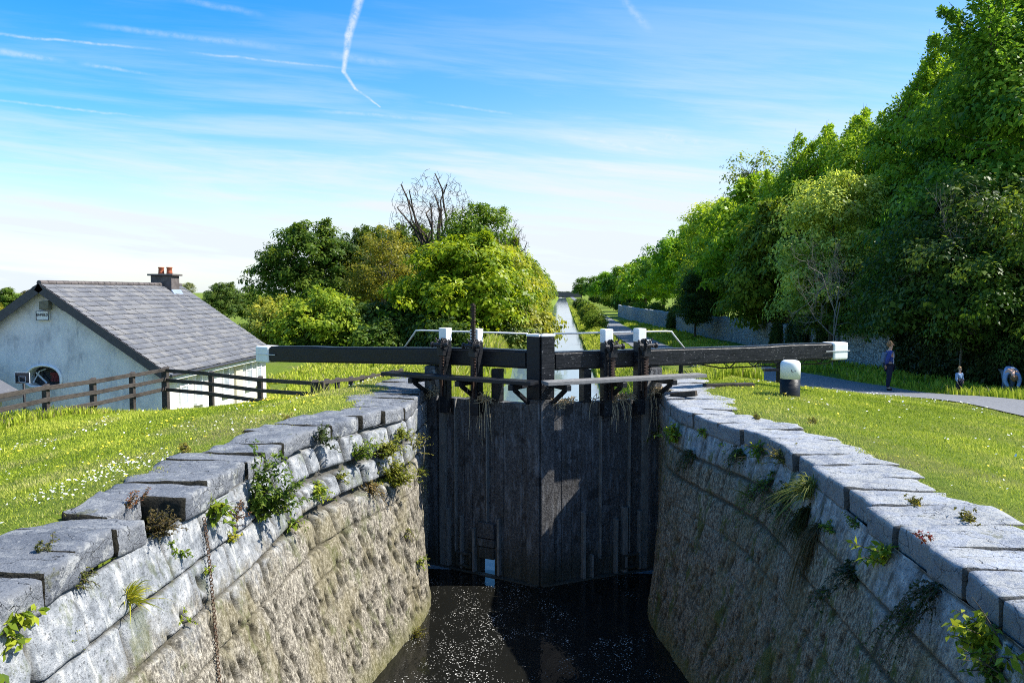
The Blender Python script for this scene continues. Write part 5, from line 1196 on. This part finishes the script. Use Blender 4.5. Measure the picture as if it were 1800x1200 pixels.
def wall_plant(kind, px, py, side, label, name, color, seed, on_top=False, dp=0, **k):
    rs = np.random.RandomState(seed); p = at_z(px, py, .02) if on_top else wall_pt(px, py, side); out = (-side, -.15, 0)
    if not on_top: p[0] += side*.03
    root = empty(name, tuple(p), label, 'plant', 'plants growing on the lock walls')
    if kind == 'weed':
        V, F, paths = weed_np(rs, out=out, **k); np_mesh('stem', *tubes_np(paths, 4), M['bark'], root, offset=False); lf = 'leaves'
    else: V, F = tuft_np(rs, out=out, **k); lf = 'blades'
    o = np_mesh(lf, V, F, M['leaf'], root, smooth=False, offset=False, attrs={'tint': np.repeat(rs.uniform(.1, .95, int(np.ceil(len(V)/4))+1), 4)[:len(V)]}); o.color = (*color, 1); return root
G1, G2, G3, YG, RD = (.13,.20,.018), (.09,.15,.02), (.20,.27,.025), (.32,.34,.04), (.17,.09,.035)
wp = wall_plant
wp('tuft', 228, 1058, -1, 'spiky yellow-green grass tuft casting a shadow on the near left wall', 'grass_tuft', YG, 1, n=90, L=.34, droop=.5, w=.006)
wp('weed', 128, 1128, -1, 'tiny yellow-green weed low on the near left wall', 'wall_weed', YG, 2, n_stem=5, H=.10, leaf=.05, spread=.5)
wp('weed', 326, 1088, -1, 'tiny bright fern right of the hanging chain', 'wall_fern', G3, 3, n_stem=6, H=.08, leaf=.035, spread=.5)
wp('weed', 2, 1120, -1, 'leafy nettle at the bottom left edge of the wall', 'nettle', G3, 4, n_stem=9, H=.30, leaf=.10, spread=.35, droop=.5)
wp('weed', 372, 905, -1, 'broad-leaved dock plant above the hanging chain', 'dock_plant', G1, 5, n_stem=9, H=.36, leaf=.15, spread=.45, per=6, aspect=.38, droop=.3)
wp('tuft', 372, 905, -1, 'long thin grass blades beside the broad-leaved dock', 'grass_tuft', G3, 6, n=36, L=.38, droop=.5)
wp('weed', 281, 925, -1, 'reddish green stonecrop filling the gap in the left coping', 'stonecrop', (.09,.075,.025), 7, n_stem=60, H=.22, leaf=.035, spread=.5, per=16, droop=.1)
wp('weed', 452, 905, -1, 'tall bushy nettle clump halfway along the left wall', 'nettle_clump', G2, 8, n_stem=28, H=.9, leaf=.085, spread=.15, per=38, droop=.12)
wp('weed', 490, 900, -1, 'thin nettle stems at the right side of the tall nettle clump', 'nettle_clump', G1, 9, n_stem=8, H=.5, leaf=.06, spread=.15, per=24, droop=.1)
wp('weed', 405, 945, -1, 'small yellow fern with reddish stalks below the dock plant', 'wall_fern', YG, 10, n_stem=9, H=.16, leaf=.05, spread=.4)
wp('weed', 410, 915, -1, 'rust-red withered weed between dock and nettles', 'withered_weed', RD, 11, n_stem=14, H=.26, leaf=.035, spread=.3, per=18)
wp('weed', 556, 868, -1, 'round leafy clump hanging on the left wall', 'leafy_clump', G3, 12, n_stem=26, H=.28, leaf=.07, spread=.45, per=14, droop=.35)
wp('weed', 514, 925, -1, 'small dock plant below the round leafy clump', 'dock_plant', G1, 13, n_stem=10, H=.24, leaf=.09, spread=.4, per=7)
wp('weed', 565, 775, -1, 'dark fern in a gap of the far left coping', 'wall_fern', (.035,.06,.014), 14, n_stem=16, H=.40, leaf=.055, spread=.3, per=22)
wp('weed', 626, 805, -1, 'bright weeds in the tumbled stones of the left wall', 'wall_weed', G1, 15, n_stem=18, H=.50, leaf=.07, spread=.28, per=22)
wp('weed', 690, 850, -1, 'straggling olive weeds near the end of the left wall', 'wall_weed', (.19,.22,.03), 16, n_stem=46, H=.55, leaf=.065, spread=.4, per=30)
wp('weed', 672, 800, -1, 'feathery weeds high on the end of the left wall', 'wall_weed', (.20,.23,.035), 17, n_stem=36, H=.45, leaf=.065, spread=.3, per=22)
wp('weed', 726, 790, -1, 'thin yellowish weeds on the far corner of the left wall', 'wall_weed', (.21,.22,.035), 18, n_stem=12, H=.45, leaf=.05, spread=.35, per=18)
wp('weed', 308, 968, -1, 'small fern left of the chain on the left wall', 'wall_fern', G1, 19, n_stem=8, H=.14, leaf=.05, spread=.4)
wp('weed', 365, 1010, -1, 'small green sprig just right of the chain', 'wall_weed', G3, 20, n_stem=5, H=.10, leaf=.04, spread=.4)
wp('weed', 150, 1015, -1, 'mossy weed in the joint beneath the near left coping', 'moss_cushion', (.11,.13,.025), 21, n_stem=26, H=.15, leaf=.022, spread=.5, per=14, droop=.5)
wp('weed', 78, 968, -1, 'little grey-green plant growing on top of the near left coping', 'coping_weed', (.10,.11,.035), 22, on_top=True, n_stem=22, H=.09, leaf=.025, spread=.6)
wp('weed', 232, 880, -1, 'reddish sprig on the left coping above the missing stone', 'coping_weed', RD, 23, on_top=True, n_stem=10, H=.14, leaf=.04, spread=.4)
wp('weed', 732, 1118, -1, 'yellow-green moss at the waterline of the left wall', 'moss_cushion', (.17,.17,.02), 24, n_stem=40, H=.22, leaf=.03, spread=.5, per=14)
wp('weed', 737, 990, -1, 'green weed on the corner of the left wall above the water', 'wall_weed', G3, 25, n_stem=14, H=.24, leaf=.045, spread=.4, per=12)
# right wall
wp('tuft', 1425, 870, 1, 'long pale grass tuft drooping down the right wall', 'grass_tuft', (.17,.20,.06), 31, n=210, L=.62, droop=.75, w=.006, spread=.55)
wp('tuft', 1420, 905, 1, 'dark hanging grass beneath the pale drooping tuft', 'grass_tuft', (.045,.05,.018), 32, n=200, L=.5, droop=1.5, w=.006, spread=.45)
wp('weed', 1190, 770, 1, 'bright leafy bramble near the gate on the right wall', 'bramble', G3, 33, n_stem=18, H=.42, leaf=.10, spread=.35, per=13, droop=.3)
wp('weed', 1158, 765, 1, 'dark ivy sprigs in the corner between gate and right wall', 'ivy_sprig', G2, 34, n_stem=16, H=.42, leaf=.09, spread=.35, per=13, droop=.5)
wp('weed', 1240, 765, 1, 'small bright weed in the right coping joint near the gate', 'wall_weed', G3, 35, n_stem=8, H=.20, leaf=.07, spread=.35)
wp('weed', 1272, 788, 1, 'tiny green leaf pair on the right wall', 'wall_weed', G3, 36, n_stem=4, H=.12, leaf=.08, spread=.5, per=4)
wp('weed', 1336, 800, 1, 'dock plant with red stalks under the right coping', 'dock_plant', G1, 37, n_stem=9, H=.36, leaf=.13, spread=.3, per=6, aspect=.35)
wp('weed', 1378, 812, 1, 'yellowish bushy weed left of the drooping tuft', 'wall_weed', (.17,.17,.035), 38, n_stem=26, H=.30, leaf=.05, spread=.4, per=16)
wp('weed', 1352, 850, 1, 'dark trailing weed below the right dock plant', 'trailing_weed', G2, 39, n_stem=22, H=.5, leaf=.05, spread=.35, per=18, droop=1.3)
wp('weed', 1554, 985, 1, 'bright toothed fern in the middle of the right wall', 'wall_fern', G3, 40, n_stem=10, H=.34, leaf=.10, spread=.3, per=9, droop=.25)
wp('weed', 1506, 925, 1, 'small dark weed under the right coping', 'wall_weed', G2, 41, n_stem=10, H=.18, leaf=.04, spread=.4)
wp('weed', 1462, 935, 1, 'small green sprig right of the drooping tuft', 'wall_weed', G1, 42, n_stem=8, H=.16, leaf=.05, spread=.4)
wp('weed', 1645, 1045, 1, 'dark trailing ivy spread over the near right wall', 'trailing_ivy', (.03,.05,.013), 43, n_stem=46, H=.42, leaf=.035, spread=.55, per=20, droop=1.2)
wp('weed', 1742, 1135, 1, 'bright upright fern at the bottom right of the wall', 'wall_fern', G3, 44, n_stem=16, H=.36, leaf=.09, spread=.28, per=14)
wp('weed', 1750, 1190, 1, 'green weed below the bright fern at the bottom right', 'wall_weed', G2, 45, n_stem=16, H=.3, leaf=.06, spread=.4, per=12)
wp('weed', 1796, 1165, 1, 'single broad leaf at the right edge of the near wall', 'dock_plant', G3, 46, n_stem=5, H=.2, leaf=.13, spread=.3, per=3)
wp('weed', 1500, 1010, 1, 'dark weed patch lower on the right wall', 'wall_weed', (.025,.045,.014), 47, n_stem=24, H=.3, leaf=.05, spread=.5, per=14, droop=.9)
wp('tuft', 1325, 880, 1, 'few thin grass stems left of the drooping tuft', 'grass_tuft', (.10,.12,.03), 48, n=16, L=.45, droop=.3)
wp('weed', 1615, 950, 1, 'small red-leaved sprig under the right coping', 'coping_weed', (.22,.05,.03), 49, n_stem=5, H=.12, leaf=.03, spread=.3)
wp('weed', 700, 770, -1, 'leafy weeds under the last coping stone of the left wall', 'wall_weed', (.17,.21,.03), 71, n_stem=34, H=.34, leaf=.06, spread=.5, per=14)
wp('weed', 655, 860, -1, 'dry brownish weeds in the lower joints near the left corner', 'wall_weed', (.20,.16,.06), 72, n_stem=30, H=.30, leaf=.045, spread=.5, per=14, droop=.6)
wp('weed', 735, 830, -1, 'small green weeds down the edge of the left corner', 'wall_weed', (.16,.20,.03), 73, n_stem=22, H=.28, leaf=.05, spread=.5, per=12, droop=.5)
wp('weed', 600, 840, -1, 'sparse sprigs below the tumbled stones', 'wall_weed', (.17,.20,.03), 74, n_stem=14, H=.22, leaf=.05, spread=.5, per=9, droop=.5)
wp('weed', 715, 935, -1, 'mossy sprigs halfway down the left corner', 'wall_weed', (.15,.17,.03), 75, n_stem=20, H=.22, leaf=.04, spread=.6, per=10, droop=.8)
wp('weed', 1385, 870, 1, 'wide dark green mat of weeds left of the drooping tuft', 'trailing_weed', (.05,.085,.02), 76, n_stem=60, H=.42, leaf=.05, spread=.6, per=16, droop=1.1)
wp('weed', 1300, 800, 1, 'row of dark sprigs beneath the right coping', 'trailing_weed', (.06,.10,.02), 77, n_stem=36, H=.34, leaf=.055, spread=.6, per=12, droop=.9)
wp('weed', 1215, 800, 1, 'mossy growth below the bright bramble', 'trailing_weed', (.05,.075,.018), 78, n_stem=40, H=.36, leaf=.045, spread=.55, per=14, droop=1.3)
wp('tuft', 1440, 930, 1, 'brown dead grass hanging straight down the right wall', 'grass_tuft', (.11,.085,.04), 79, n=160, L=.55, droop=2.2, w=.005, spread=.4)
wp('weed', 1600, 1080, 1, 'scattered low green sprigs on the near right wall', 'trailing_weed', (.06,.09,.02), 80, n_stem=36, H=.3, leaf=.04, spread=.7, per=12, droop=1.1)
wp('weed', 1455, 1040, 1, 'small moss-green sprigs deep down the right wall', 'trailing_weed', (.05,.08,.018), 81, n_stem=26, H=.26, leaf=.045, spread=.7, per=10, droop=1.0)
# low yellow moss in the coping joints
for i, (px, py, lab) in enumerate([(1430,742,'yellow moss strip beside the bollard on the right coping'),(1330,735,'yellow moss tuft on the right coping nearer the gate'),(1610,884,'thin yellow weed in a right coping joint'),(1700,912,'green weed at the inner edge of the near right coping'),(505,735,'green moss strip on the far left coping'),(325,790,'yellow moss strip along the middle of the left coping')]):
    wp('weed', px, py, 1 if px > 900 else -1, lab, 'coping_moss', (.20,.19,.03), 60+i, on_top=True, n_stem=46, H=.05, leaf=.03, spread=1.2, per=9)

# hanging chain
mk_simple('rusty_chain', (.13,.08,.05), .85, .5, 30, .1, .4, 90)
def build_chain():
    p0 = wall_pt(350, 912, -1); p1 = wall_pt(366, 1198, -1); a = Vector(p0)+Vector((.06,0,.0)); b = Vector((float(wall_x(p1[1], p1[2]-.3, -1))+.06, p1[1]-.02, p1[2]-.3)); m = MB(); n = 62
    for i in range(n):
        t = i/n; c = a.lerp(b, t); zz = c.z; c.x = float(wall_x(c.y, zz, -1))+.035; d = Vector((0,0,1)); s = Vector((0,1,0)) if i % 2 else Vector((1,0,0)); L = (a-b).length/n*.72
        pts = [c + s*.016*math.sin(q) + d*L*math.cos(q) for q in np.linspace(0, 2*math.pi, 11)]; m.tube(pts, .0045, 5, cap=False)
    o = m.build('chain', M['rusty_chain'], smooth=True); tag(o, 'rusty iron chain hanging down the left wall below the dock plant', 'chain')
build_chain()

# ------------------------------------------------------------------ people
def skin_mesh(name, J, E, mat, parent, root_j=0, sub=2):
    """J list of (x,y,z,rx,ry): joints; E edges"""
    me = bpy.data.meshes.new(name); me.from_pydata([j[:3] for j in J], E, []); o = bpy.data.objects.new(name, me); COL.objects.link(o)
    md = o.modifiers.new('skin', 'SKIN'); md.use_smooth_shade = True; md.branch_smoothing = .6
    for i, v in enumerate(me.skin_vertices[0].data): r = J[i][3]; v.radius = (r, J[i][4] if len(J[i]) > 4 else r); v.use_root = (i == root_j)
    ms = o.modifiers.new('sub', 'SUBSURF'); ms.levels = sub; ms.render_levels = sub
    dg = bpy.context.evaluated_depsgraph_get(); m2 = bpy.data.meshes.new_from_object(o.evaluated_get(dg)); o.modifiers.clear(); o.data = m2; m2.name = name
    m2.materials.clear(); m2.materials.append(mat)
    for q in m2.polygons: q.use_smooth = True
    if parent: o.parent = parent
    return o
def make_person(loc, rz, label, pose, cl, H=1.75, hands='relaxed'):
    s = H/1.75; root = empty('person', loc, label, 'person', None, rz); S = lambda p: tuple(c*s for c in p)
    J, E, ix = [], [], {}
    def add(n, p, r, par=None, r2=None):
        ix[n] = len(J); J.append((*S(p), r*s, (r2 or r)*s)); 
        if par: E.append((ix[par], ix[n]))
    P = pose
    add('pelvis', P['pelvis'], .115, None, .14); add('spine', P['spine'], .105, 'pelvis', .125); add('chest', P['chest'], .12, 'spine', .15); add('neck', P['neck'], .055, 'chest'); add('jaw', P['jaw'], .070, 'neck', .065); add('head', P['head'], .098, 'jaw', .08); add('crown', P['crown'], .075, 'head', .062)
    for sd in 'lr':
        add('hip'+sd, P['hip'+sd], .088, 'pelvis'); add('knee'+sd, P['knee'+sd], .058, 'hip'+sd); add('calf'+sd, P['calf'+sd], .056, 'knee'+sd); add('ankle'+sd, P['ankle'+sd], .038, 'calf'+sd); add('toe'+sd, P['toe'+sd], .034, 'ankle'+sd, .042)
        add('sho'+sd, P['sho'+sd], .058, 'chest'); add('elb'+sd, P['elb'+sd], .042, 'sho'+sd); add('wri'+sd, P['wri'+sd], .027, 'elb'+sd)
        w = Vector(P['wri'+sd]); d = (w-Vector(P['elb'+sd])).normalized(); side = d.cross(Vector((0,0,1))) if abs(d.z) < .8 else Vector((1,0,0)) if not 'handax' in P else Vector(P['handax'])
        side.normalize(); curl = Vector((0,0,-.2)) if abs(d.z) < .8 else Vector((0, -1 if sd == 'l' else 1, 0))*.25
        add('palm'+sd, tuple(w+d*.055), .026, 'wri'+sd, .036)
        for k, (off, L) in enumerate(((-.028,.070),(-.010,.082),(.010,.078),(.027,.062))):
            b = w+d*.085+side*off; add('f%d%s' % (k, sd), tuple(b), .0095, 'palm'+sd); add('g%d%s' % (k, sd), tuple(b+d*L*.55+curl*L*.3), .0085, 'f%d%s' % (k, sd)); add('h%d%s' % (k, sd), tuple(b+d*L+curl*L*1.0), .007, 'g%d%s' % (k, sd))
        b = w+d*.03+side*-.035; add('t1'+sd, tuple(b), .011, 'palm'+sd); add('t2'+sd, tuple(b+d*.045-side*.022), .009, 't1'+sd)
    skin_mesh('body', J, E, M['skin'], root)
    get = lambda n: J[ix[n]]
    def garment(name, names, edges, mat, k=1.18, add_=.012, ends=None):
        jj = [(*get(n)[:3], get(n)[3]*k+add_*s, get(n)[4]*k+add_*s) for n in names]; ee = [(names.index(a), names.index(b)) for a, b in edges]; return skin_mesh(name, jj, ee, mat, root)
    garment('jacket', ['pelvis','spine','chest','shol','elbl','wril','shor','elbr','wrir'], [('pelvis','spine'),('spine','chest'),('chest','shol'),('shol','elbl'),('elbl','wril'),('chest','shor'),('shor','elbr'),('elbr','wrir')], cl['top'], 1.22, .022)
    garment('trousers', ['pelvis','hipl','kneel','calfl','anklel','hipr','kneer','calfr','ankler'], [('pelvis','hipl'),('hipl','kneel'),('kneel','calfl'),('calfl','anklel'),('pelvis','hipr'),('hipr','kneer'),('kneer','calfr'),('calfr','ankler')], cl['legs'], 1.2, .018)
    for sd in 'lr':
        a, t = get('ankle'+sd), get('toe'+sd); skin_mesh('shoe', [(a[0]-(t[0]-a[0])*.3, a[1]-(t[1]-a[1])*.3, .045*s, .05*s), (*t[:2], .04*s, .048*s, .045*s), (t[0]+(t[0]-a[0])*.3, t[1]+(t[1]-a[1])*.3, .034*s, .034*s)], [(0,1),(1,2)], cl['shoe'], root, 0, 1)
    # face and hair
    hd, jw, cr = Vector(get('head')[:3]), Vector(get('jaw')[:3]), Vector(get('crown')[:3]); up = (cr-jw).normalized(); fw = Vector(P['face']).normalized(); fw = (fw-up*fw.dot(up)).normalized(); sdv = up.cross(fw)
    m = MB(); nb = hd+fw*.088*s-up*.012*s; m.bar(nb+up*.03*s, nb+fw*.022*s-up*.02*s, .022*s, .024*s, fw); o = m.build('nose', M['skin'], None, bevel=.006*s, smooth=True); o.parent = root
    for q in (-1, 1):
        m = MB(); m.ball(hd+fw*.086*s+sdv*q*.032*s+up*.012*s, .010*s, 1); o = m.build('eye', M['eye_dark'], None, smooth=True); o.parent = root
        m = MB(); m.ball(hd+sdv*q*.083*s-up*.01*s-fw*.01*s, (.022*s,.014*s,.03*s), 1); o = m.build('ear', M['skin'], None, smooth=True); o.parent = root
    m = MB(); mc = jw+fw*.062*s+up*.028*s; m.bar(mc-sdv*.025*s, mc+sdv*.025*s, .012*s, .012*s, up); o = m.build('mouth', M['terracotta'], None, bevel=.004*s); o.parent = root
    rs = np.random.RandomState(3); m = MB(); hc = hd+up*.035*s-fw*.022*s
    m.ball(hc, (.106*s,.098*s,.100*s), 3)
    for _ in range(90):
        d = Vector(unit(rs.normal(size=3))); 
        if d.dot(fw) > .25 and d.dot(up) < .75 or d.dot(up) < -.75: continue
        m.ball(hc+d*.10*s, rs.uniform(.018,.03)*s, 1)
    keep = [v for v in m.bm.verts if (v.co-hd).dot(fw) > .075*s and (v.co-hd).dot(up) < .055*s]; bmesh.ops.delete(m.bm, geom=keep, context='VERTS')
    o = m.build('hair', cl['hair'], None, smooth=True, rough=.008*s, rs=40); o.parent = root
    return root
STAND = dict(pelvis=(0,0,.93), spine=(-.01,0,1.12), chest=(.0,0,1.33), neck=(.01,0,1.485), jaw=(.035,0,1.55), head=(.03,0,1.635), crown=(.02,0,1.70), face=(1,0,-.08),
    hipl=(.0,.09,.86), kneel=(.03,.09,.49), calfl=(.01,.09,.36), anklel=(-.02,.09,.09), toel=(.10,.10,.04), hipr=(.0,-.09,.86), kneer=(-.01,-.09,.49), calfr=(-.04,-.09,.36), ankler=(-.06,-.09,.09), toer=(.06,-.10,.04),
    shol=(.0,.18,1.40), elbl=(-.10,.22,1.13), wril=(-.04,.16,.90), shor=(.0,-.18,1.40), elbr=(-.12,-.22,1.14), wrir=(-.13,-.15,.92), handax=(1,0,0))
px_, py_ = at_Y(1562, 680, 29.5)[:2]
walker = make_person((px_, py_, float(gz(px_, py_))+.055), R(-8), 'adult with curly hair, blue jacket and dark trousers standing on the towpath', STAND, dict(top=M['blue_jacket'], legs=M['navy_cloth'], shoe=M['shoe_leather'], hair=M['brown_hair']), 1.76)
m = MB(); m.box((.115,-.05,.95), (.145,.05,1.36)); o = m.build('shirt_front', M['white_shirt'], None, bevel=.012); o.parent = walker
# rucksack on the walker's back
m = MB(); m.box((-.09,-.14,0), (.05,.14,.38)); bg_ = m.build('rucksack', M['grey_blue_bag'], None, bevel=.05, seg=3, smooth=True, rough=.01); bg_.location = (px_-.19, py_+.03, float(gz(px_, py_))+.055+.99); bg_.rotation_euler = (0, R(8), R(-8)); tag(bg_, 'grey-blue rucksack on the back of the standing adult', 'rucksack')
for q in (-.11, .11):
    m = MB(); m.tube([(.04,q,.38), (.12,q*1.1,.47), (.24,q*1.1,.44), (.31,q*1.0,.28), (.20,q*1.3,.08), (.04,q,.06)], .014, 6); o = m.build('strap', M['grey_blue_bag'], None, smooth=True); o.parent = bg_
CH = {k: v for k, v in STAND.items()}
CH.update(neck=(.0,0,1.40), jaw=(.02,0,1.47), head=(.02,0,1.60), crown=(.01,0,1.70), chest=(.0,0,1.24), shol=(0,.17,1.30), shor=(0,-.17,1.30), elbl=(.0,.24,1.02), wril=(.07,.22,.82), elbr=(.0,-.24,1.02), wrir=(.07,-.22,.82), face=(1,.1,0))
px_, py_ = at_Y(1686, 680, 28)[:2]
make_person((px_, py_, float(gz(px_, py_))), R(-70), 'small fair-haired child in pale blue top standing in the verge', CH, dict(top=M['pale_blue_cloth'], legs=M['navy_cloth'], shoe=M['shoe_leather'], hair=M['fair_hair']), .98)
BEND = dict(pelvis=(-.10,0,.80), spine=(.06,0,.90), chest=(.26,0,.86), neck=(.38,0,.76), jaw=(.43,0,.70), head=(.47,0,.64), crown=(.50,0,.57), face=(.35,0,-1),
    hipl=(-.09,.09,.74), kneel=(.06,.12,.44), calfl=(.02,.12,.32), anklel=(-.04,.12,.09), toel=(.10,.13,.04), hipr=(-.09,-.09,.74), kneer=(.06,-.12,.44), calfr=(.02,-.12,.32), ankler=(-.04,-.12,.09), toer=(.10,-.13,.04),
    shol=(.28,.19,.78), elbl=(.34,.23,.50), wril=(.40,.16,.30), shor=(.28,-.19,.78), elbr=(.33,-.22,.50), wrir=(.42,-.12,.30), handax=(1,0,0))
px_, py_ = at_Y(1772, 680, 28.0)[:2]
make_person((px_, py_, float(gz(px_, py_))+.02), R(-100), 'adult in a pale blue top bending down to the verge at the right edge', BEND, dict(top=M['pale_blue_cloth'], legs=M['grey_blue_bag'], shoe=M['shoe_leather'], hair=M['brown_hair']), 1.75)
